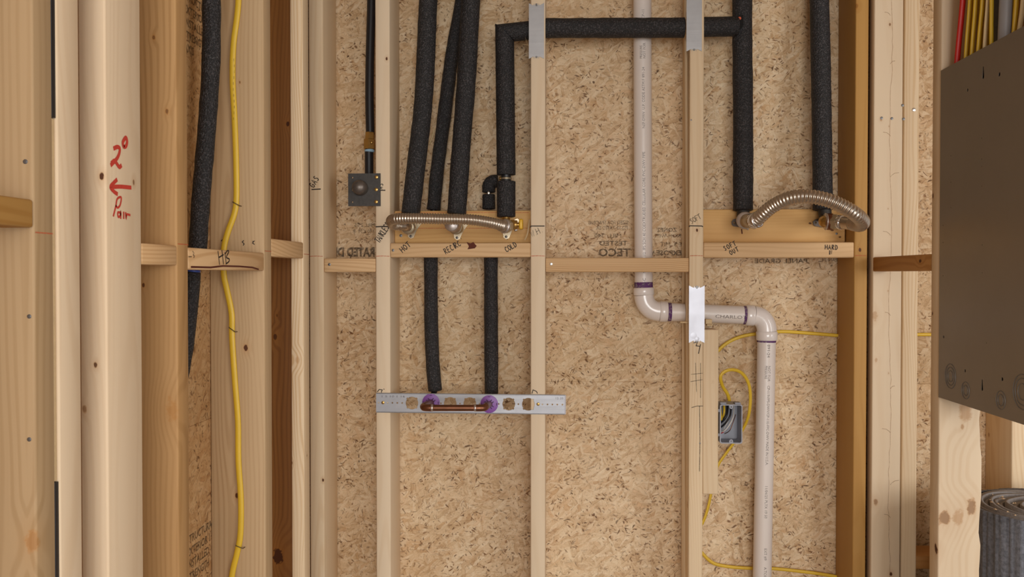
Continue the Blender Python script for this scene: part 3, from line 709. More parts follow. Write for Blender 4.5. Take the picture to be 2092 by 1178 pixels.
# pith line of the bright right stud
M['pith'] = ink_mat('brown_pith_line', srgb(160, 112, 68), 0.5, 90)
prr = random.Random(11); yy_ = -20; seg_ = [P(1822, -20, RA_y)]
while yy_ < 1200:
    yy_ += prr.uniform(10, 26); seg_.append(P(1819 + 2.5 * math.sin(yy_ * .017) + prr.uniform(-1.3, 1.3) - (yy_ - 500) * .004, yy_, RA_y))
lines([seg_], M['pith'], RA, .0005, name='pith_line')
for q in range(11):
    by = 45 + q * 103 + prr.uniform(-25, 25); L_ = prr.uniform(8, 18)
    sg = prr.choice((-1, 1))
    lines([[P(1819 + sg * L_, by - L_ * .35, RA_y), P(1819 + sg * L_ * .5, by - L_ * .28, RA_y), P(1819 + sg * 2, by, RA_y), P(1819, by + 3, RA_y)]], M['pith'], RA, .0006, name='pith_line')
# bark along the lower edge of the HB block
lines([[PX(a, b, XL) for a, b in ((390, 545), (430, 546), (455, 543), (490, 544), (515, 546), (528, 550))]], M['bark'], LB3, .0016, n=(1, 0, 0), name='bark_edge')

# ------------------------------------------------------------------ printing on the sheathing
def op(text, px, py, hpx, wpx, mirror=True, bold=0.0, Y=DO):
    o = txt(text, P(px, py, Y - .0), (-1 if mirror else 1, 0, 0), (0, 0, 1), hpx * Y / F_, M['print'], wb, 'printed_mark', None, wpx, bold, n=(0, -1, 0))
    o['kind'] = 'stuff' if False else o.get('kind', '') or 'part'
    del o['kind']
    return o
op('TECO', 1288, 523, 16, 1.12, bold=.025); op('TESTED', 1282, 501, 9.5, 1.28, bold=.02); op('MILL  340', 1270, 485, 8.5, 1.15); op('PS2-10  RATED DK', 1283, 469, 8, .72); op('SIZED FOR SPACING', 1284, 458, 8, .8)
op('EXPOSE W', 1393, 521, 10, 1.05, bold=.03); op('E 3  MIT', 1393, 503, 9, 1.0); op('NOM-WIT', 1391, 485, 7, 1.1); op('ZONE2', 1383, 473, 8, 1.1, bold=.02)
op('MILL 2 05', 766, 463, 8, .95, ); op('340 CM  B', 766, 476, 8, .95); op('RATED DK', 766, 523, 18, .75, bold=.05)
op('PANEL GRADE', 1650, 537, 9, 1.3, bold=.02); op('SPAN 24', 1716, 534, 7, 1.0)
op('2X4', 1902, 462, 8, 1.0, False); op('220', 1903, 472, 8, 1.0, False); op('345', 1903, 502, 8, 1.0, False); op('8 9', 1903, 515, 8, 1.0, False)
for i, t in enumerate(('STRUCTURAL', 'EXTERIOR 1', 'INSTALLED', 'STRENGTH', 'AXIS')):
    txt(t, Vector((XLO, 1.655, PX(405, 1096, XLO).z - i * .0245)), (0, 1, 0), (0, 0, 1), .016, M['print'], wl, 'printed_mark', None, .95, .02, n=(1, 0, 0))
    txt(t, Vector((XLO, 1.655, PX(405, 18, XLO).z - i * .0245)), (0, 1, 0), (0, 0, 1), .016, M['print'], wl, 'printed_mark', None, .95, .02, n=(1, 0, 0))

# ------------------------------------------------------------------ black insulated pipes
YP = 2.375
def pts(lst, Y=None): return [P(a[0], a[1], a[2] if len(a) > 2 else Y) for a in lst]
def rpx(d, Y): return d / 2 * Y / F_
def ear_fitting(c, parent, right=True, mat='nickel', scale=1.0, Yw=2.361):
    """drop ear elbow: round body facing out with a two eared flange screwed to the board"""
    c = Vector(c); s = scale
    ears = [(-.013, -.026), (-.006, -.031), (.002, -.028), (.010, -.008), (.026, .013), (.030, .019), (.024, .024), (.010, .018), (-.012, .018), (-.017, .004)]
    if not right: ears = [(-a, b) for a, b in ears][::-1]
    ears = [(a * s, b * s) for a, b in ears]
    cw = Vector((c.x, Yw - .002, c.z))
    fo = curve_plate('ear_flange', ears, [circ(-.006 * s * (1 if right else -1), -.0245 * s, .0024 * s, 10)], cw, (1, 0, 0), (0, 0, 1), .004, M[mat], parent)
    disc('screw', cw + Vector((-.006 * s * (1 if right else -1), -.001, -.0245 * s)), (0, -1, 0), .0036 * s, .0022, M['nail'], parent)
    return fo
# hot line
t = thing('insulated_pipe', P(839, 437, 2.36), 'fat black insulated pipe leaning down to the block mark HOT', 'pipe')
foam(pts([(884, -118, 2.375), (875, 0, 2.37), (865.5, 200, 2.355), (850, 340, 2.34), (839, 436, 2.333)]), rpx(38, 2.37), t)
tube('pipe_end', pts([(839, 434), (838, 462)], 2.336), .011, M['nickel'], t)
ring_on('valve_body', P(838, 462, 2.36), P(833, 464, 2.27), .0175, M['nickel'], t)
ring_on('collar', P(834, 464, 2.29), P(833.5, 464, 2.283), .019, M['chrome'], t)
ear_fitting(P(842, 463, 2.345), t)
# recirculation lines
t = thing('insulated_pipe', P(933, 437, 2.36), 'fat black insulated pipe coming down to the RECIRC mark, in front of a thin one', 'pipe')
foam(pts([(971, -118, 2.35), (962, 0, 2.345), (953, 160, 2.34), (943, 290, 2.335), (933, 436, 2.333)]), rpx(38.5, 2.36), t)
tube('pipe_end', pts([(933, 434), (933, 460)], 2.336), .011, M['nickel'], t)
ring_on('valve_body', P(936, 465, 2.36), P(931, 466, 2.29), .016, M['nickel'], t)
ring_on('test_cap', P(929, 462, 2.29), P(922, 458, 2.22), .0175, M['solder'], t)
ring_on('collar', P(931, 463, 2.30), P(930, 463, 2.29), .0185, M['nickel'], t)
ear_fitting(P(937, 466, 2.345), t)
t = thing('insulated_pipe', P(886, 427, 2.405), 'thin black insulated pipe slanting down behind the RECIRC pipe', 'pipe')
foam(pts([(958, -118), (944, 0), (924, 110), (906, 250), (893, 350), (886, 428)], 2.413), rpx(28, 2.41), t)
tube('pipe_end', pts([(886, 428), (885, 450)], 2.413), .009, M['black'], t)
# cold run: vertical, mitre, horizontal through two studs, tee at the right
t = thing('insulated_pipe', P(1034, 445, 2.34), 'black insulated pipe with a mitred corner, running from the COLD mark across two studs', 'pipe')
r5 = rpx(38.5, 2.335)
def mitre_foam(a, b, r, parent, cut_end_dir=None, cut_start_dir=None):
    """straight sleeve with ends cut at an angle"""
    a, b = Vector(a), Vector(b); T = (b - a).normalized(); seg = 28
    ref = Vector((0, -1, 0)); N = (ref - T * ref.dot(T)).normalized(); B = T.cross(N); V = []; Fq = []; n = 18
    for i in range(n + 1):
        for k in range(seg):
            an = 2 * math.pi * k / seg; off = N * math.cos(an) * r + B * math.sin(an) * r; p = a.lerp(b, i / n)
            sh = 0
            if i == n and cut_end_dir is not None: sh = -off.dot(Vector(cut_end_dir)) 
            if i == 0 and cut_start_dir is not None: sh = off.dot(Vector(cut_start_dir))
            V.append(p + off + T * sh)
    for i in range(n):
        for k in range(seg):
            k2 = (k + 1) % seg; Fq.append((i * seg + k, i * seg + k2, (i + 1) * seg + k2, (i + 1) * seg + k))
    Fq.append(tuple(reversed(range(seg)))); Fq.append(tuple(n * seg + k for k in range(seg)))
    o = link_mesh('foam_sleeve', V, Fq, M['foam'], a, parent, True)
    try: o.data.set_sharp_from_angle(angle=R(50))
    except Exception: pass
    return o
ca = P(1031, 68, 2.335)
hz = P(1100, 60, 2.335)
mitre_foam(P(1034, 357, 2.335), ca, r5, t, cut_end_dir=(1, 0, 0))
hd = Vector((hz.x, 2.335, hz.z))
mitre_foam(ca + Vector((.0005, 0, .0005)), hd + Vector((.001, 0, 0)), r5 * .97, t, cut_start_dir=(0, 0, -1))
foam([Vector((s3r + .0005, 2.335, P(1114, 57.5, 2.335).z)), Vector((s4l - .010, 2.335, P(1400, 56.5, 2.335).z))], rpx(39.5, 2.335), t)
foam([Vector((s3r - .02, 2.335, hz.z + .001)), Vector((s3l + .003, 2.335, hz.z + .001))], .0255, t)
foam([Vector((s4l + .002, 2.335, P(1420, 55.5, 2.335).z)), P(1500, 54, 2.336)], .0255, t)
foam([P(1490, 54, 2.336), P(1509, 53.5, 2.334)], rpx(33, 2.335), t)
foam([P(1034, 371, 2.335), P(1034, 442, 2.334)], r5, t)
tube('pipe', pts([(1034, 440, 2.334), (1034, 365, 2.335), (1034, 340, 2.335)]), .013, M['black'], t)
ring_on('crimp_ring', P(1034, 367, 2.335), P(1034, 362, 2.335), .0146, M['nickel'], t)
ring_on('valve_stem', P(1020, 364, 2.334), P(1028, 364, 2.334), .005, M['brass'], t)
# small branch elbow behind it
foam(pts([(1016, 370, 2.395), (1004, 371, 2.395), (999, 378, 2.395), (998.5, 392, 2.395)]), rpx(27, 2.4), t, step=.006)
foam(pts([(998.5, 398), (998.5, 426)], 2.395), rpx(26, 2.4), t)
disc('crimp_ring', P(998, 394, 2.375), (0, -1, 0), .004, .002, M['bright_nail'], t)
tube('pipe', pts([(998.5, 425), (998.5, 428)], 2.398), .009, M['black'], t)
# brass valve under the cold pipe
tube('pipe_end', pts([(1034, 440, 2.336), (1034, 455, 2.34)]), .011, M['brass'], t)
ring_on('valve_body', P(1036, 460, 2.36), P(1034, 461, 2.20), .0165, M['nickel'], t)
ring_on('valve_side', P(1036, 459, 2.27), P(1057, 459, 2.27), .0115, M['brass'], t)
hexnut('side_nut', P(1044, 459, 2.27), P(1052, 459, 2.27), .0145, M['brass'], t)
M['handle'] = plain('yellow_valve_handle', srgb(226, 176, 40), .4, .1)
box('valve_handle', tuple(P(1060, 468, 2.258)), tuple(P(1069, 448, 2.285)), M['handle'], t, .003)
tube('valve_spindle', pts([(1055, 459), (1061, 459)], 2.27), .006, M['brass'], t)
ring_on('bleed_cap', P(1050, 470, 2.29), P(1057, 469, 2.29), .0035, M['chrome'], t)
ear_fitting(P(1038, 464, 2.345), t)
# right riser and the tee hole
t = thing('insulated_pipe', P(1518, 432, 2.35), 'fat black insulated riser above the mark SOFT OUT', 'pipe')
rs = foam(pts([(1517, -118, 2.37), (1516.5, 60, 2.366), (1518, 240, 2.355), (1518, 429, 2.338)]), rpx(39.5, 2.36), t)
link_mesh('tee_slit', [P(a, b, 2.3395) for a, b in ((1508, 33), (1518, 30), (1519, 50), (1516, 57), (1511, 60), (1511, 42))], [(0, 1, 2, 3, 4, 5)], M['hole'], P(1512, 45, 2.34), t)
ring_on('orange_pipe_end', P(1511, 37.5, 2.342), P(1511, 37.5, 2.337), .0042, M['orange'], t)
tube('pipe_end', pts([(1518, 426, 2.34), (1518, 446, 2.335)]), .0165, M['iron'], t)
t2 = t
curve_plate('ear_flange', [(-.028, -.006), (-.024, -.010), (0, -.014), (.015, -.02), (.02, 0), (.015, .014), (0, .016), (-.024, .008), (-.029, .002)], [circ(-.022, -.001, .0025, 10)], P(1517, 454, 2.361), (1, 0, 0), (0, 0, 1), .004, M['cap'], t)
ring_on('elbow_body', P(1519, 449, 2.361), P(1522, 450, 2.24), .0195, M['nickel'], t)
ring_on('lip', P(1522, 450, 2.246), P(1522.3, 450, 2.238), .0215, M['solder'], t)
# far right riser
t = thing('insulated_pipe', P(1681, 432, 2.35), 'fat black insulated riser above the mark HARD IN, nearest the right corner', 'pipe')
foam(pts([(1672, -118, 2.38), (1674, 0, 2.375), (1678, 200, 2.36), (1681, 428, 2.338)]), rpx(38, 2.365), t)
tube('pipe_end', pts([(1684, 425, 2.34), (1687, 448, 2.335)]), .0165, M['iron'], t)
curve_plate('ear_flange', [(-.032, -.006), (-.026, -.010), (0, -.014), (.015, -.018), (.02, 0), (.015, .014), (0, .016), (-.026, .008), (-.033, .002)], [circ(-.026, -.001, .0025, 10)], P(1687, 454, 2.361), (1, 0, 0), (0, 0, 1), .004, M['cap'], t)
tube('elbow_body', pts([(1686, 450, 2.318), (1685, 452, 2.29), (1686, 452, 2.27), (1692, 452, 2.262)]), .0155, M['brass'], t)
ring_on('copper_collar', P(1688, 452, 2.262), P(1702, 453, 2.258), .0208, M['copper'], t)
ring_on('collar', P(1685, 452, 2.262), P(1689, 452, 2.262), .0215, M['solder'], t)
# lower pair below the block
for (a, lab) in (([(880, 527), (880.5, 600), (881, 660), (884, 740), (889, 797)], 'left of the two short black insulated pipes above the perforated bracket'),
                 ([(1003, 527), (1003, 600), (1003.5, 700), (1004, 803)], 'right of the two short black insulated pipes above the perforated bracket')):
    t = thing('insulated_pipe', P(a[-1][0], a[-1][1], YP), lab, 'pipe')
    top = [(a[0][0], 508)]
    p = [P(x, y, 2.385) for x, y in a]; p[0] = P(a[0][0], 500, 2.385)
    foam(p, rpx(28.5, 2.385), t)
    e = a[-1]
    tube('pipe_end', [P(e[0], e[1] - 4, 2.385), P(e[0] - (4 if e[0] < 900 else 1), e[1] + 10, 2.375), P(e[0] - (7 if e[0] < 900 else 3), e[1] + 22, 2.345), P(e[0] - (9 if e[0] < 900 else 4), e[1] + 25, 2.31)], .008, M['black'], t)

# left bay pipe
t = thing('insulated_pipe', PX(405, 495, -.66), 'bowed black insulated pipe in the left bay, passing behind the block marked HB', 'pipe')
YB = 1.655
foam(pts([(430, -340), (430, -200), (432, 0), (431, 130), (422, 270), (411, 400), (405, 495), (403, 522)], YB), rpx(37, YB), t)
foam(pts([(394, 556), (387, 640), (374, 740), (352, 840)], YB + .0), rpx(33, YB), t)
tube('pipe', pts([(403, 518), (399, 535), (394, 552), (394, 562)], YB), .011, M['black'], t)
ring_on('blue_ring', P(394, 556, YB), P(395, 549, YB), .0135, M['blue'], t)

# gas line
t = thing('gas_pipe', P(754, 353, 2.35), 'smooth black gas pipe with a brass coupling above the square iron plate', 'pipe')
tube('pipe', pts([(760, -118, 2.375), (759, 0, 2.375), (756, 110, 2.372), (755, 200, 2.368), (756.5, 275, 2.365)]), rpx(18, 2.37), M['black'], t)
tube('pipe', pts([(754, 300, 2.36), (754, 360, 2.355), (752, 384, 2.345)]), rpx(18, 2.36), M['black'], t)
hexnut('coupling_nut', P(756, 270, 2.362), P(755.5, 285, 2.362), .0128, M['brass'], t)
hexnut('coupling_body', P(755, 284, 2.361), P(755, 305, 2.361), .0158, M['brass'], t)
disc('coupling_stud', P(759, 291, 2.3475), (0, -1, 0), .004, .004, M['brass'], t)
ring_on('tape_ring', P(755, 305, 2.36), P(755, 311, 2.36), .0132, M['pale_blue'], t)
t = thing('gas_plate', P(744, 421, DF - .003), 'square black iron plate with a round cap, screwed to the second stud', 'plate')
pc = P(744.5, 387.5, DF - .0035); hw = 33.5 * DF / F_
sq = [(-hw, -hw), (hw, -hw), (hw, hw), (-hw, hw)]
hp = [(764 + 5, 360), (764 + 5, 386), (764 + 5, 413)]
holes = [circ(P(q[0], q[1], DF).x - pc.x, P(q[0], q[1], DF).z - pc.z, .0022, 10) for q in ((721, 363), (721, 388), (721, 413))]
curve_plate('plate', sq, holes, pc, (1, 0, 0), (0, 0, 1), .004, M['iron'], t)
for a, b in ((769, 361.5), (768.5, 387), (768.5, 412)): disc('screw', P(a, b, DF - .0055), (0, -1, 0), .0046, .0022, M['brass'], t)
cc = P(738.5, 384.5, 2.30)
tube('round_cap', [cc + Vector((0, .03, 0)), cc, cc + Vector((0, -.026, 0)), cc + Vector((0, -.034, 0)), cc + Vector((0, -.040, 0)), cc + Vector((0, -.043, 0))], [.0175, .0195, .0195, .0178, .0125, .003], M['cap'], t, 28, False)

# ------------------------------------------------------------------ nail plates
def nail_plate(px0, py0, px1, py1, mat, label, top_cut=True):
    a = P(px0, py0, DF); c = P(px1, py1, DF); w = (c.x - a.x); h = a.z - c.z
    def end(s, y):   # toothed end: slanting shoulders and a middle tab
        q = [(-w / 2, y), (-w / 2 + w * .30, y + s * -.006), (-w / 2 + w * .36, y + s * .0), (-w / 2 + w * .36, y + s * -.005), (-w / 2 + w * .64, y + s * -.005), (-w / 2 + w * .64, y), (-w / 2 + w * .70, y + s * -.006), (w / 2, y)]
        return q
    out = end(-1, -h / 2) + (end(1, h / 2)[::-1] if top_cut else [(w / 2, h / 2), (-w / 2, h / 2)])
    org = Vector(((a.x + c.x) / 2, DF - .0012, (a.z + c.z) / 2))
    t = thing('nail_plate', (org.x, DF, c.z), label, 'plate')
    pl = curve_plate('steel_plate', out, [], org, (1, 0, 0), (0, 0, 1), .0015, mat, t)
    for s, yy in ((-1, -h / 2 + .004),) + (((1, h / 2 - .004),) if top_cut else ()):
        box('nail_prong', (org.x - w * .06, DF - .002, org.z + yy - s * .001 - .003), (org.x + w * .06, DF - .0004, org.z + yy + .003), M['nail'], t)
    return t
nail_plate(1080.5, 7, 1111.5, 120, M['galv'], 'grey steel nail plate at the top of the W.H. stud')
nail_plate(1402.5, -30, 1433.5, 105, M['galv'], 'grey steel nail plate at the top of the SOFT stud')
np3 = nail_plate(1407.5, 583, 1439, 700, M['galv_white'], 'bright white nail plate over the drain pipe on the SOFT stud')
disc('nail_bulge', P(1417, 685, DF - .0018), (0, -1, 0), .008, .0007, M['galv_white'], np3, 20)
disc('nail_bulge', P(1424, 692, DF - .0018), (0, -1, 0), .0055, .0011, M['galv_white'], np3, 20)

# wood splinters at the bored holes
splinters(P(1078, 92, 2.33), 7, S3, .03, 2); splinters(P(1115, 90, 2.33), 12, S3, .026, 3)
splinters(P(1078, 572, 2.40), 8, S3, .028, 5); splinters(P(1119, 566, 2.36), 7, S3, .035, 6)
splinters(P(1716, 686, 2.42), 10, S5, .02, 8)
for (px, py, w, h, p) in ((1397, 657.5, 18, 3, S4), (1446, 656, 13, 10, S4), (1448, 663, 12, 3, S4)):
    a = P(px - w / 2, py + h / 2, 2.335); c = P(px + w / 2, py - h / 2, 2.335)
    box('wood_chip', (a.x, 2.318, a.z), (c.x, 2.338, c.z), M['splinter'], p, .0012)
tag(tube('cable_stub', pts([(877, 294), (884, 278), (887, 262)], 2.433), .0022, M['cream_cable'], None, 8), 'thin pale wire end poking out behind the slanting thin pipe', 'wire')
tag(tube('paper_strip', pts([(1082, 448, 2.33), (1079, 470, 2.325), (1076, 482, 2.325), (1072, 490, 2.33)]), .0018, M['splinter'], None, 8, flat=.4), 'pale curled wood shaving hanging left of the W.H. stud', 'shaving')

# ------------------------------------------------------------------ perforated bracket with copper stub-out
t = thing('stub_out_bracket', P(961, 845, DF), 'perforated silver bracket with two purple discs, spanning two studs', 'bracket')
bl, br = P(768.5, 822, DF - .0015), P(1155, 826, DF - .0015); bu = (br - bl).normalized(); bv = Vector((-bu.z, 0, bu.x)); Lb = (br - bl).length; hb = 19.5 * DF / F_
def bs(px): return (P(px, 824, DF).x - bl.x)
big = []
for px in (842, 880.5, 920, 960, 999.5, 1039.5, 1079.5):
    c = circ(bs(px), 0, 13.0 * DF / F_, 72)
    out = []
    for i, (a, b) in enumerate(c):
        k = 1.16 if i % 18 in (8, 9, 10) else 1.0
        out.append((bs(px) + (a - bs(px)) * k, b * k))
    big.append(out)
small = [circ(bs(px), 0, .0022, 8) for px in (774, 792.5, 802, 812, 822, 901, 940, 980, 1019, 1059, 1108, 1118.5, 1128.5, 1138.5, 1149)]
mid = []
curve_plate('perforated_strip', [(0, -hb), (Lb, -hb), (Lb, hb), (0, hb)], big + small + mid, bl, bu, bv, .0016, M['bracket'], t)
for yy in (-1, 1):
    a = bl + bv * (hb * yy); box_l = [a + Vector((0, -.004, 0)), br + bv * (hb * yy) + Vector((0, -.004, 0))]
    tube('rolled_edge', [a + Vector((.001, -.001, 0)), br + bv * (hb * yy) + Vector((-.001, -.001, 0))], .0013, M['bracket'], t, 8, False)
tube('rolled_edge', [br + bv * hb + Vector((0, -.001, 0)), br - bv * hb + Vector((0, -.001, 0))], .0013, M['galv_white'], t, 8, False)
for px in (782.5, 1099.5): disc('screw', P(px, 822 if px < 900 else 825, DF - .003), (0, -1, 0), .0042, .002, M['brass'], t)
txt('1 5 10 1 16', P(778, 811, DF - .0025), (1, 0, 0), (0, 0, 1), .005, M['pipe_print'], t, 'stamped_lettering', None, 2.0)
txt('12-20', P(1134, 815, DF - .0025), (1, 0, 0), (0, 0, 1), .0055, M['pipe_print'], t, 'stamped_lettering', None, 1.2)
ccs = []
for px, py in ((880.5, 822), (999.5, 825)):
    c = P(px, py, DF - .004); ccs.append(c)
    d_ = disc('insert_disc', c + Vector((0, .003, 0)), (0, -1, 0), 18.2 * DF / F_, .006, M['purple'], t, 32); d_['label'] = 'purple plastic disc'
    for k in range(4):
        a = R(45 + 90 * k); q = c + Vector((math.cos(a) * .0105, -.0035, math.sin(a) * .0105))
        u_ = Vector((math.cos(a), 0, math.sin(a))); v_ = Vector((-math.sin(a), 0, math.cos(a)))
        V, Fq = ribbon([[(-.0028, -.0032), (-.0028, .0032)], [(-.0028, .0032), (.0026, .0032)], [(-.0028, -.0032), (.0026, -.0032)]], q, u_, v_, .0009, (0, -1, 0))
        link_mesh('slot', V, Fq, M['purple_dark'], q, d_)
    for k in range(3):
        a = R(0 + 90 * k); q = c + Vector((math.cos(a) * .0195, -.0032, math.sin(a) * .0195)); v_ = Vector((-math.sin(a), 0, math.cos(a)))
        V, Fq = ribbon([[(0, -.003), (0, .003)]], q, Vector((math.cos(a), 0, math.sin(a))), v_, .0006, (0, -1, 0)); link_mesh('slot', V, Fq, M['purple_dark'], q, d_)
# copper u
t = thing('copper_stub_out', P(928, 840, 2.17), 'copper pipe loop soldered between the two purple discs', 'pipe')
YU = 2.17; e0, e1 = P(863, 832.5, YU), P(991, 833, YU); rc = 6.6 * YU / F_
c0, c1 = ccs
w0 = [Vector((c0.x, DF - .006, c0.z)), Vector((e0.x, YU + .03, e0.z)), Vector((e0.x + .001, YU + .012, e0.z)), Vector((e0.x + .005, YU + .003, e0.z)), Vector((e0.x + .015, YU, e0.z)), Vector((e0.x + .024, YU, e0.z))]
w0[0].x = e0.x; w0[0].z = e0.z + .005
w0[0] = Vector((c0.x, DF - .006, c0.z))
tube('copper_elbow', w0, rc * 1.1, M['copper'], t, 20, True, .004)
w1 = [Vector((c1.x, DF - .006, c1.z)), Vector((e1.x, YU + .03, e1.z)), Vector((e1.x - .001, YU + .012, e1.z)), Vector((e1.x - .005, YU + .003, e1.z)), Vector((e1.x - .015, YU, e1.z)), Vector((e1.x - .024, YU, e1.z))]
tube('copper_elbow', w1, rc * 1.1, M['copper'], t, 20, True, .004)
tube('copper_tube', [w0[-1], w1[-1]], rc, M['copper'], t, 20, False)
ring_on('solder_ring', w0[-1] + Vector((-.003, 0, 0)), w0[-1] + Vector((.003, 0, 0)), rc * 1.12, M['solder'], t)
ring_on('solder_ring', w1[-1] + Vector((-.003, 0, 0)), w1[-1] + Vector((.003, 0, 0)), rc * 1.12, M['solder'], t)

# ------------------------------------------------------------------ corrugated steel hoses
def corrugated(path, r, depth, pitch, parent):
    p = resample(smooth_path(path, .004), pitch / 8)
    rr = [r - depth * (0.5 - 0.5 * math.cos(2 * math.pi * i / 8)) ** 1.3 for i in range(len(p))]
    return tube('corrugated_hose', p, rr, M['steel'], parent, 28, False)
t = thing('flexible_hose', P(838, 466, 2.27), 'nearly straight corrugated steel hose looping from the HOT valve to the COLD valve', 'hose')
tube('hose_cuff', pts([(833, 463, 2.275), (826, 461, 2.25), (815, 460, 2.24)]), .0125, M['steel'], t)
corrugated(pts([(817, 461, 2.24), (806, 459, 2.23), (800, 454, 2.20), (801, 449, 2.16), (814, 446.5, 2.13), (850, 446, 2.12), (900, 447, 2.12), (960, 448.5, 2.13), (1000, 454, 2.15), (1024, 460, 2.17)]), .0134, .0021, .0064, t)
ring_on('swivel_nut', P(1022, 459.5, 2.168), P(1030, 462, 2.178), .0150, M['steel'], t)
ring_on('nut_rim', P(1029, 461.5, 2.177), P(1033, 462.5, 2.182), .0178, M['solder'], t)
hexnut('swivel_nut', P(1032, 462, 2.182), P(1038, 462, 2.20), .0165, M['nickel'], t)
t = thing('flexible_hose', P(1522, 465, 2.24), 'arched corrugated steel hose between the SOFT OUT and HARD IN elbows', 'hose')
ring_on('hose_cuff', P(1524, 451, 2.235), P(1540, 452, 2.20), .0175, M['nickel'], t)
ring_on('swivel_nut', P(1537, 452, 2.205), P(1549, 448, 2.185), .0198, M['chrome'], t)
corrugated(pts([(1546, 449, 2.19), (1560, 436, 2.17), (1580, 420, 2.15), (1612, 405, 2.12), (1650, 401, 2.10), (1690, 408, 2.09), (1725, 423, 2.09), (1750, 439, 2.10), (1762, 452, 2.13), (1757, 459, 2.165), (1742, 457, 2.20)]), .0172, .0022, .0080, t)
tube('hose_cuff', pts([(1747, 458, 2.195), (1735, 456, 2.215), (1722, 454.5, 2.235)]), .0155, M['steel'], t)
ring_on('chrome_collar', P(1713, 454, 2.245), P(1722, 454.5, 2.235), .0185, M['chrome'], t)
hexnut('swivel_nut', P(1701, 453, 2.255), P(1713, 454, 2.245), .0205, M['nickel'], t)

# ------------------------------------------------------------------ white drain pipe
t = thing('drain_pipe', (P(1557, 1178, 2.365).x, 2.365, 0), 'white plastic drain pipe stepping sideways through the SOFT stud', 'pipe')
YV = 2.39; rp = .02415; rh = rp + .0035
def V_(px, py): return P(px, py, YV)
tube('pipe', [V_(1312, -115), V_(1312.5, 100), V_(1313.5, 350), V_(1315, 588)], rp, M['pvc'], t, 40, False)
def pvc_elbow(h0, h1, k0, k1, name='elbow'):
    """h0->h1 first hub, k0->k1 second hub, bend between"""
    ring_on('hub', h0, h1, rh, M['pvc_fit'], t, 40, .08); ring_on('hub', k0, k1, rh, M['pvc_fit'], t, 40, .08)
    d0 = (h1 - h0).normalized(); d1 = (k1 - k0).normalized(); L = (k0 - h1).length
    P0, P3 = h1, k0; c1_, c2_ = P0 + d0 * L * .40, P3 - d1 * L * .40; q = []
    for i in range(19):
        s = i / 18; q.append(P0 * (1 - s) ** 3 + c1_ * 3 * s * (1 - s) ** 2 + c2_ * 3 * s * s * (1 - s) + P3 * s ** 3)
    tube(name, q, rp + .0018, M['pvc_fit'], t, 40, False)
pvc_elbow(V_(1315, 587), V_(1315.5, 603), V_(1347, 636), V_(1364, 636.5))
hA, hB = V_(1362, 636.8), V_(1526, 643.5)
hB.z = hA.z + (V_(1526, 643.5).z - V_(1362, 636.8).z)
tube('pipe', [hA, hB], rp, M['pvc'], t, 40, False)
pvc_elbow(V_(1523, 643.5), V_(1541, 644.5), V_(1566.5, 676), V_(1566.5, 695))
q0, q1 = V_(1566, 694), V_(1557, 1178); q2 = q0 + (q1 - q0) * ((q0.z - 0.0385) / (q0.z - q1.z))
tube('pipe', [q0, q1, q2], rp, M['pvc'], t, 40, False)
ring_on('primer_band', V_(1314.8, 576), V_(1315, 588), rp + .0004, M['primer'], t, 40, .01)
ring_on('primer_band', V_(1363, 636.8), V_(1371, 637), rp + .0005, M['primer'], t, 40, .01)
ring_on('primer_band', V_(1518, 643.2), V_(1524, 643.5), rp + .0005, M['primer'], t, 40, .01)
ring_on('primer_band', V_(1566, 694), V_(1565.9, 698.5), rp + .0005, M['primer'], t, 40, .01)
# printing along the pipe
def pipe_text(text, a, b, h, side, stretch=1.0, up=True):
    d = (b - a).normalized(); front = Vector((0, -1, 0)); vv = front.cross(d)
    txt(text, a, d, vv, h, M['pipe_print'], t, 'lettering', (rp, side), stretch, n=front)
pipe_text('NW112 1 1/2  IPS SCH 40 COEXTRUDED CELLULAR CORE PVC-DWV PIPE', V_(1315, 558), V_(1313.5, 300), .0072, -.0030, .985)
pipe_text('NSF-DWV  U.P. CODE ASTM F 891-24', V_(1313.5, 265), V_(1312.5, 100), .0072, -.0030, .985)
pipe_text('NOT FOR', V_(1312.7, 124), V_(1312.5, 60), .0068, -.0055, 1.0); pipe_text('PRESSURE', V_(1312.7, 124), V_(1312.5, 60), .0068, .0030, .85)
pipe_text('NW-CP-11', V_(1312.4, 60), V_(1312, -20), .0072, -.0030, 1.0)
pipe_text('PE-C', V_(1315, 585), V_(1315, 540), .008, -.0030, 1.0)
txtc = V_(1460, 641)
pipe_text('CHARLOTTE', V_(1458, 641), V_(1530, 644), .0095, -.0095, 1.35)
pipe_text('891-24', V_(1565.7, 702), V_(1561, 900), .008, -.0030, 1.1)
pipe_text('NOT FOR', V_(1565, 745), V_(1561, 900), .0068, .0000, 1.0); pipe_text('PRESSURE', V_(1565, 745), V_(1561, 900), .0068, -.0080, .85)
pipe_text('CP-119-FPS-DWV/CP-110-FPC-DWV MADE IN U.S.A.', V_(1564.2, 785), V_(1560, 965), .0072, -.0010, .93)
pipe_text('11/04/25 PLTX 19 50', V_(1560.5, 987), V_(1558, 1100), .0072, -.0020, 1.0)
pipe_text('EXT #9', V_(1558, 1114), V_(1557, 1170), .0072, -.0010, 1.0); pipe_text('A.TOR', V_(1557.5, 1152), V_(1556, 1200), .0072, -.0010, 1.0)

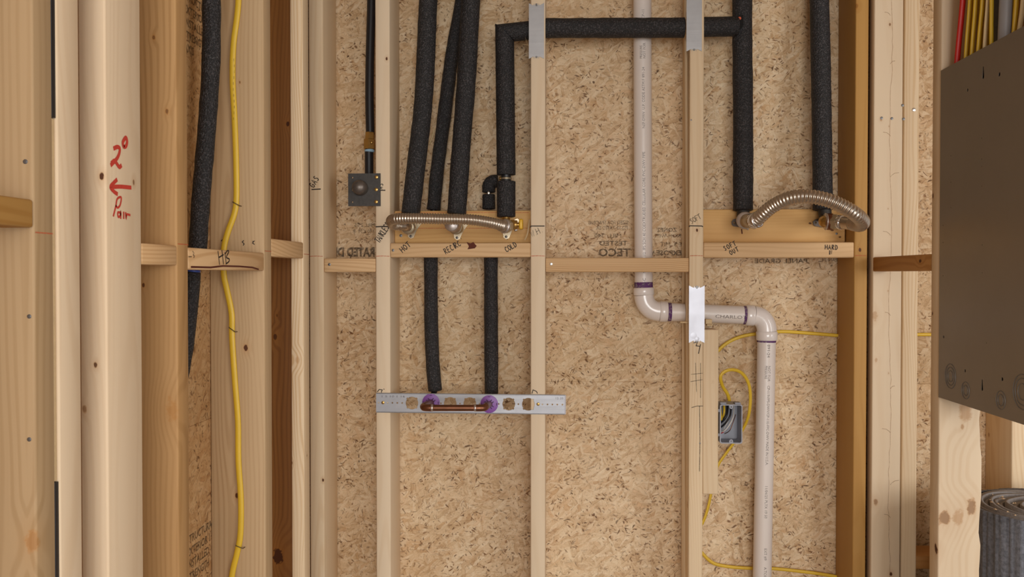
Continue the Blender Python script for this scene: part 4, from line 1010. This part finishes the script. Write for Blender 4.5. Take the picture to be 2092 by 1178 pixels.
# ------------------------------------------------------------------ cables
def cable(name, p, r, mat, label, flat=.62, cat='cable', group=None, seg=12):
    o = tube(name, p, r, mat, None, seg, True, .008, flat=flat); return tag(o, label, cat, group)
YC = yl(540) - .0045
c1o = cable('electric_cable', pts([(489, -340), (488, -150), (487, 0), (477, 90), (475, 160), (479, 240), (482, 320), (483, 400), (479, 435), (465, 475), (457, 510), (457, 560), (463, 590), (473, 640), (474, 690), (480, 780), (486, 860), (487, 940), (492, 1020), (491, 1090), (484, 1130), (473, 1180), (462, 1290), (470, 1500), (474, 1800), (474, 2070)], YC), .0062, M['yellow'], 'yellow electric cable stapled down the wide left wall stud')
def cable_print(px, py0, py1):
    lines([[P(px + 1.2 * math.sin(k), y, YC - .0048), P(px + 1.2 * math.sin(k), y + 5, YC - .0048)] for k, y in enumerate(range(py0, py1, 12))], M['faint_ink'], c1o, .0005, name='lettering')
cable_print(478, 120, 250); cable_print(482, 700, 800) if False else None
def staple(px, py, deg):
    u = Vector((math.cos(R(deg)), 0, math.sin(R(deg)))); c = P(px, py, YC - .0058)
    tag(tube('cable_staple', [c - u * .0085 + Vector((0, .0105, 0)), c - u * .008, c + u * .008, c + u * .0085 + Vector((0, .0105, 0))], .0009, M['staple'], None, 6, False), 'wire staple holding the yellow cable, %s' % ('uppermost, above the HB block' if py < 500 else 'middle one, level with the white elbow' if py < 900 else 'lowest one, near the bottom of the stud'), 'staple')
staple(482, 416, -28); staple(474, 673, -35); staple(489, 1117, -20)
R_ = .0044
def cbl(l, Y): return pts(l, Y)
s5x = P(1716, 686, 2.425).x
cable('electric_cable', cbl([(1432, 775), (1452, 735), (1480, 704), (1515, 687), (1560, 680), (1600, 677), (1650, 680), (1700, 684), (1722, 686)], 2.428), R_, M['yellow'], 'yellow cable running behind the white elbow to the right corner stud')
YL = 2.335
cable('electric_cable', cbl([(1492, 828, 2.37), (1487, 806, 2.36), (1477, 790, 2.35), (1472, 772, YL), (1476, 762, YL), (1488, 755.5, YL), (1505, 756, 2.34), (1520, 766, 2.35), (1530, 785, 2.36), (1533, 812, 2.37), (1530, 845, 2.38), (1520, 872, 2.405), (1500, 903, 2.42), (1480, 930, 2.425), (1466, 952, 2.425), (1456, 990, 2.425), (1448, 1030, 2.425), (1438, 1062, 2.425), (1425, 1085, 2.425)], None), R_, M['yellow'], 'yellow cable looping over the grey outlet box and away behind the stud')
cable('electric_cable', cbl([(1420, 1110), (1437, 1132), (1458, 1150), (1490, 1157), (1530, 1160), (1580, 1161), (1640, 1167), (1690, 1174), (1722, 1180)], 2.428), R_, M['yellow'], 'lowest yellow cable sagging across the bay behind the drain pipe')
cable('electric_cable', [P(1868, 683, 2.43), P(1880, 683, 2.43), P(1902, 683, 2.43), P(1925, 684, 2.43)], R_, M['yellow'], 'short stretch of yellow cable crossing the narrow bay at right')

# outlet box
t = thing('outlet_box', P(1494, 905, 2.30), 'grey plastic outlet box with loose wires beside the sister board', 'box')
a, c = P(1470.5, 905.5, DF + .0), P(1517, 826, DF + .0); bx0, bx1, bz0, bz1 = a.x, c.x, a.z, c.z; th = .0026; yb0, yb1 = DF, DF + .06
def rrect(x0, x1, z0, z1, r, n=5):
    o = []
    for cx_, cz_, a0 in ((x1 - r, z1 - r, 0), (x0 + r, z1 - r, 90), (x0 + r, z0 + r, 180), (x1 - r, z0 + r, 270)):
        for i in range(n + 1):
            an = R(a0 + 90 * i / n); o.append((cx_ + r * math.cos(an), cz_ + r * math.sin(an)))
    return o
mx, mz = (bx0 + bx1) / 2, (bz0 + bz1) / 2; hx, hz_ = (bx1 - bx0) / 2, (bz1 - bz0) / 2
ol = rrect(-hx, hx, -hz_, hz_, .005); il = rrect(-hx + th, hx - th, -hz_ + th, hz_ - th, .004)
V = []; Fq = []
n = len(ol)
for (pl, y) in ((ol, yb1), (ol, yb0), (il, yb0), (il, yb1 - .003)): V += [(mx + p_[0], y, mz + p_[1]) for p_ in pl]
for k in range(3):
    for i in range(n): j = (i + 1) % n; Fq.append((k * n + i, k * n + j, (k + 1) * n + j, (k + 1) * n + i))
Fq.append(tuple(range(n))); Fq.append(tuple(3 * n + i for i in range(n)))
link_mesh('box_shell', V, Fq, M['box_grey'], (mx, yb0, bz0), t)
for s in (-1, 1):
    zc_ = mz + s * (hz_ - .0055)
    curve_plate('screw_tab', [(-.005, 0), (-.004, -.004), (0, -.006), (.004, -.004), (.005, 0), (.005, .004), (-.005, .004)] if s > 0 else [(-.005, 0), (-.005, -.004), (.005, -.004), (.005, 0), (.004, .004), (0, .006), (-.004, .004)], [circ(0, -.001 * s, .0015, 8)], Vector((mx, yb0 + .0012, zc_)), (1, 0, 0), (0, 0, 1), .003, M['box_grey'], t)
for k, (za, zb) in enumerate(((bz1 - .020, bz1 - .013), (bz0 + .018, bz0 + .025))): box('side_lug', (bx0 - .0002 - .003, yb0 + .004, za), (bx0, yb0 + .012, zb), M['box_grey'], t)
box('cable_entry', (bx0 + .002, yb0 + .006, bz1), (bx0 + .018, yb0 + .03, bz1 + .004), M['box_grey'], t, .001); box('cable_entry', (bx1 - .018, yb0 + .006, bz1), (bx1 - .003, yb0 + .03, bz1 + .004), M['box_grey'], t, .001)
def wire(l, mat, lab, r=.0016): tag(tube('wire', [Vector((mx + a_ * hx, yb0 + y_, mz + b_ * hz_)) for a_, b_, y_ in l], r, M[mat], None, 8, True, .004), lab, 'wire')
wire([(.55, .80, .045), (.3, .3, .02), (-.1, -.1, .012), (-.55, -.42, .015), (-.85, -.45, .03)], 'white_wire', 'white wire curling inside the grey outlet box', .0015)
wire([(.35, .82, .05), (.05, .35, .022), (-.25, 0, .018), (-.6, -.5, .03)], 'white_wire', 'second white wire behind the first in the outlet box', .0013)
wire([(.25, .85, .04), (.0, .4, .014), (-.4, 0, .015), (-.8, -.3, .03)], 'black', 'black wire inside the outlet box, the front one', .0024)
wire([(.0, .85, .05), (-.2, .4, .03), (-.5, .1, .03), (-.8, -.1, .04)], 'black', 'black wire at the left side inside the outlet box', .003)
wire([(.6, .4, .03), (.3, .0, .022), (.0, -.4, .02), (-.35, -.62, .035)], 'copper', 'bare copper wire inside the outlet box', .0011)
wire([(-.85, -.6, .03), (-.6, -.5, .02), (-.35, -.35, .022)], 'red_cable', 'short red wire low inside the outlet box', .0012)
wire([(-.8, .8, .03), (-.72, .3, .03), (-.55, .0, .035)], 'yellow', 'yellow cable end at the left inside the outlet box', .003)
wire([(-.35, .9, .045), (-.4, .5, .035), (-.5, .2, .04)], 'yellow', 'second yellow cable end in the middle of the outlet box', .003)

# ------------------------------------------------------------------ steel panel in the right partition
py1, py0 = yr(1920) - .0005, yr(1920) - .368
pz1 = PX(1920, 146, XR).z; pz0 = PX(1922, 812, XR).z
t = thing('electrical_panel', (XR + .05, (py0 + py1) / 2, pz0), 'grey steel electrical panel seen from its back, in the right partition', 'panel')
def U(px, py): q = PX(px, py, XR); return (-(q.y - py1), q.z - pz0)     # plate coordinates: towards the camera, up
holes = []
def keyhole(px, py, w, h):
    u, v = U(px, py); return [(u + w * math.cos(R(a)), v - h * .35 + w * math.sin(R(a))) for a in range(150, 391, 20)] + [(u + w * .4, v + h * .5), (u - w * .4, v + h * .5)]
holes += [keyhole(2010, 148, .0042, .022), keyhole(2008, 903 - 0, .0001, .0001)][:1]
holes += [keyhole(2008, 907 - 0, .0042, .022)] if False else [keyhole(2008, 786, .0038, .020)]
for px, py, r in ((2043, 152, .0038), (1978, 184, .0032), (1973, 757, .0032), (2049, 774, .0036), (1929, 688, .003)): holes.append(circ(*U(px, py), r, 10))
for px, py in ((1944, 318), (1944, 372), (1944, 424), (2007, 282), (2007, 325), (2007, 340), (2007, 380), (1928, 460), (1928, 495), (2008, 500), (1928, 563), (2008, 557), (2017, 700)): holes.append(circ(*U(px, py), .0012, 8))
Lp = py1 - py0; Hp = pz1 - pz0
curve_plate('back_sheet', [(0, 0), (Lp, 0), (Lp, Hp), (0, Hp)], holes, Vector((XR - .0006, py1, pz0)), (0, -1, 0), (0, 0, 1), .0014, M['panel'], t)
box('top_side', (XR + .0002, py0, pz1 - .0014), (XR + .085, py1, pz1), M['panel'], t); box('bottom_side', (XR + .0002, py0, pz0), (XR + .085, py1, pz0 + .0014), M['panel'], t)
box('far_side', (XR + .0002, py1 - .0014, pz0), (XR + .085, py1, pz1), M['panel'], t); box('near_side', (XR + .0002, py0, pz0), (XR + .085, py0 + .0014, pz1), M['panel'], t)
box('front_cover', (XR + .084, py0 - .01, pz0 - .01), (XR + .088, py1 , pz1 + .01), M['panel'], t)
box('inner_plate', (XR + .04, py0 + .03, pz0 + .05), (XR + .043, py1 - .03, pz1 - .05), M['hole'], t)
for px, py, rs in ((1943, 768, (.0245, .018, .011)), (1974, 797, (.0165, .010)), (2046, 817, (.0165, .010)), (2090, 800, (.030, .023, .014))):
    u, v = U(px, py)
    for r in rs:
        c = Vector((XR - .0015, py1 - u, pz0 + v)); q = [c + Vector((0, math.cos(R(a)) * r, math.sin(R(a)) * r)) for a in range(0, 361, 12)]
        tube('knockout_ring', q, .0009, M['panel_line'], t, 6, False, caps=False)

# cables dropping into the panel
def drop(px0, px1, Y, r, mat, label, group=None, nm='electric_cable', X=None, bend=6):
    """hangs between the top of the partition and the panel; X from the pixel at that depth"""
    a = P(px0, -140, Y); b = P((px0 + px1) / 2 + bend, 0, Y); c = P(px1, 120, Y)
    zt = pz1 - .02
    a.z = TOP - .05; c.z = zt
    xlo, xhi = XR + .012, XR + .078
    for q in (a, b, c): q.x = min(max(q.x, xlo), xhi)
    p = [Vector((a.x, a.y, a.z)), Vector((b.x, b.y, (pz1 + .22))), Vector((c.x, c.y, pz1 + .05)), Vector((c.x, c.y, pz1 + .001))]
    return cable(nm, p, r, mat, label, 1.0 if nm != 'electric_cable' else .6, 'cable', group)
y_at = lambda px, X: PX(px, 100, X).y
drop(0, 0, 0, 0, None, None) if False else None
def dropx(pt, pb, X, r, mat, label, group=None, flat=.6, tone=None):
    """cable in the plane x = X, top of view at pixel column pt, meeting the panel top at column pb"""
    yt, yb = PX(pt, 0, X).y, PX(pb, 95, X).y
    zt = PX(pt, 0, X).z; H = TOP - .045 - pz1; st = (zt - pz1) / H; p = []
    for i in range(11):
        u_ = 1 - i / 10; p.append(Vector((X, yb + (yt - yb) * (u_ / st) ** 1.1 if u_ < st else yt + (yt - yb) * (u_ - st), pz1 + .0005 + H * u_)))
    return cable('electric_cable', p, r, mat, label, flat, 'cable', group)
dropx(1968, 1955, XR + .012, .0058, M['red_cable'], 'red cable dropping into the steel panel', None, .6)
kk = 0
gy = 'yellow cables dropping into the steel panel'
for i in range(15):
    pb = 1972 + i * 4.4 + rnd.uniform(-1, 1); pt = 1984 + i * 3.5 + rnd.uniform(-3.5, 3.5)
    X = XR + .015 + (i % 3) * .010
    mat = M['cream_cable'] if i in (4, 9) else M['yellow']
    lab = 'yellow cable in the bundle dropping into the steel panel between the red and grey cables'
    if i == 4: lab = 'cream cable left in the bundle entering the steel panel'
    if i == 9: lab = 'cream cable near the middle of the bundle entering the steel panel'
    dropx(pt, pb, X, .0042, mat, lab, gy if mat is M['yellow'] else None)
dropx(2042, 2046, XR + .03, .013, M['iron'], 'dark thick cable beside the grey one at the steel panel', None, 1.0)
dropx(2056, 2052, XR + .022, .0115, M['grey_cable'], 'thick grey cable dropping into the steel panel', None, 1.0)
for i, (pt, pb) in enumerate(((2068, 2064), (2078, 2070), (2092, 2080))):
    dropx(pt, pb, XR + .03, .0046, M['cream_cable'] if i == 2 else M['yellow'], ('yellow cable just right of the grey one at the panel', 'second yellow cable right of the grey one at the panel', 'cream cable at the right edge above the steel panel')[i])

# ------------------------------------------------------------------ roll of felt underlay
rx, ry, rt = 1.09, 2.03, PX(2000, 1000, .95).z
rt = CZ - .515
t = thing('felt_roll', (rx, ry, 0), 'standing roll of grey-blue fuzzy underlay behind the right partition', 'roll')
def spiral(r0, r1, turns, th, z0, z1, name, seed):
    n = int(turns * 56); V = []; Fq = []; rr = random.Random(seed)
    ph = [rr.uniform(0, 6) for _ in range(4)]
    for i in range(n + 1):
        s = i / n; a = s * turns * 2 * math.pi; r = r0 + (r1 - r0) * s + .0022 * math.sin(a * 2.3 + ph[0]) * (1 - s)
        zz_ = z1 + .005 * math.sin(a * .37 + ph[1]) + .002 * math.sin(a * 3.1 + ph[2]) - .004 * (1 - s)
        for q, z in ((r, z0), (r, zz_), (r - th, zz_ - .001), (r - th, z0)):
            V.append((rx + q * math.cos(a), ry + q * math.sin(a), z))
    for i in range(n):
        for k in range(3): Fq.append((i * 4 + k, i * 4 + k + 1, (i + 1) * 4 + k + 1, (i + 1) * 4 + k))
    Fq.append((0, 1, 2, 3)); Fq.append(tuple(n * 4 + k for k in (0, 1, 2, 3)))
    return link_mesh(name, V, Fq, M['felt_edge'], (rx, ry, 0), t, True)
RR = .172
spiral(.03, RR - .009, 13.5, .0066, 0.0, rt, 'rolled_sheet', 2)
# outer wrap with vertical ribs
V = []; Fq = []; n = 300
for i in range(n + 1):
    a = 2 * math.pi * i / n; rib = .0010 * math.sin(a * 62) + .0012 * math.sin(a * 23) + .0008 * math.sin(a * 97)
    for k in range(13):
        z = rt * k / 12; V.append((rx + (RR + rib + rnd.uniform(-.0005, .0005)) * math.cos(a), ry + (RR + rib) * math.sin(a), z + (.001 * math.sin(a * 9) if k == 12 else 0)))
    V.append((rx + (RR - .0075) * math.cos(a), ry + (RR - .0075) * math.sin(a), rt - .001))
for i in range(n):
    for k in range(13): Fq.append((i * 14 + k, (i + 1) * 14 + k, (i + 1) * 14 + k + 1, i * 14 + k + 1))
link_mesh('outer_wrap', V, Fq, M['felt'], (rx, ry, 0), t, True)
V = []; Fq = []
for i in range(26):
    a = rnd.uniform(2.2, 5.5); r = rnd.uniform(.04, .15); c = Vector((rx + r * math.cos(a), ry + r * math.sin(a), rt + .002)); q = len(V); s = rnd.uniform(.002, .006)
    d1 = Vector((rnd.uniform(-1, 1), rnd.uniform(-1, 1), .1)).normalized() * s; d2 = Vector((-d1.y, d1.x, .0004)) * .5
    V += [c + d1, c + d2, c - d1, c - d2, c + Vector((0, 0, .003))]; Fq += [(q, q + 1, q + 4), (q + 1, q + 2, q + 4), (q + 2, q + 3, q + 4), (q + 3, q, q + 4), (q + 3, q + 2, q + 1, q)]
o = link_mesh('crumbs', V, Fq, M['crumb'], (rx, ry, rt), t); o['kind'] = 'stuff'
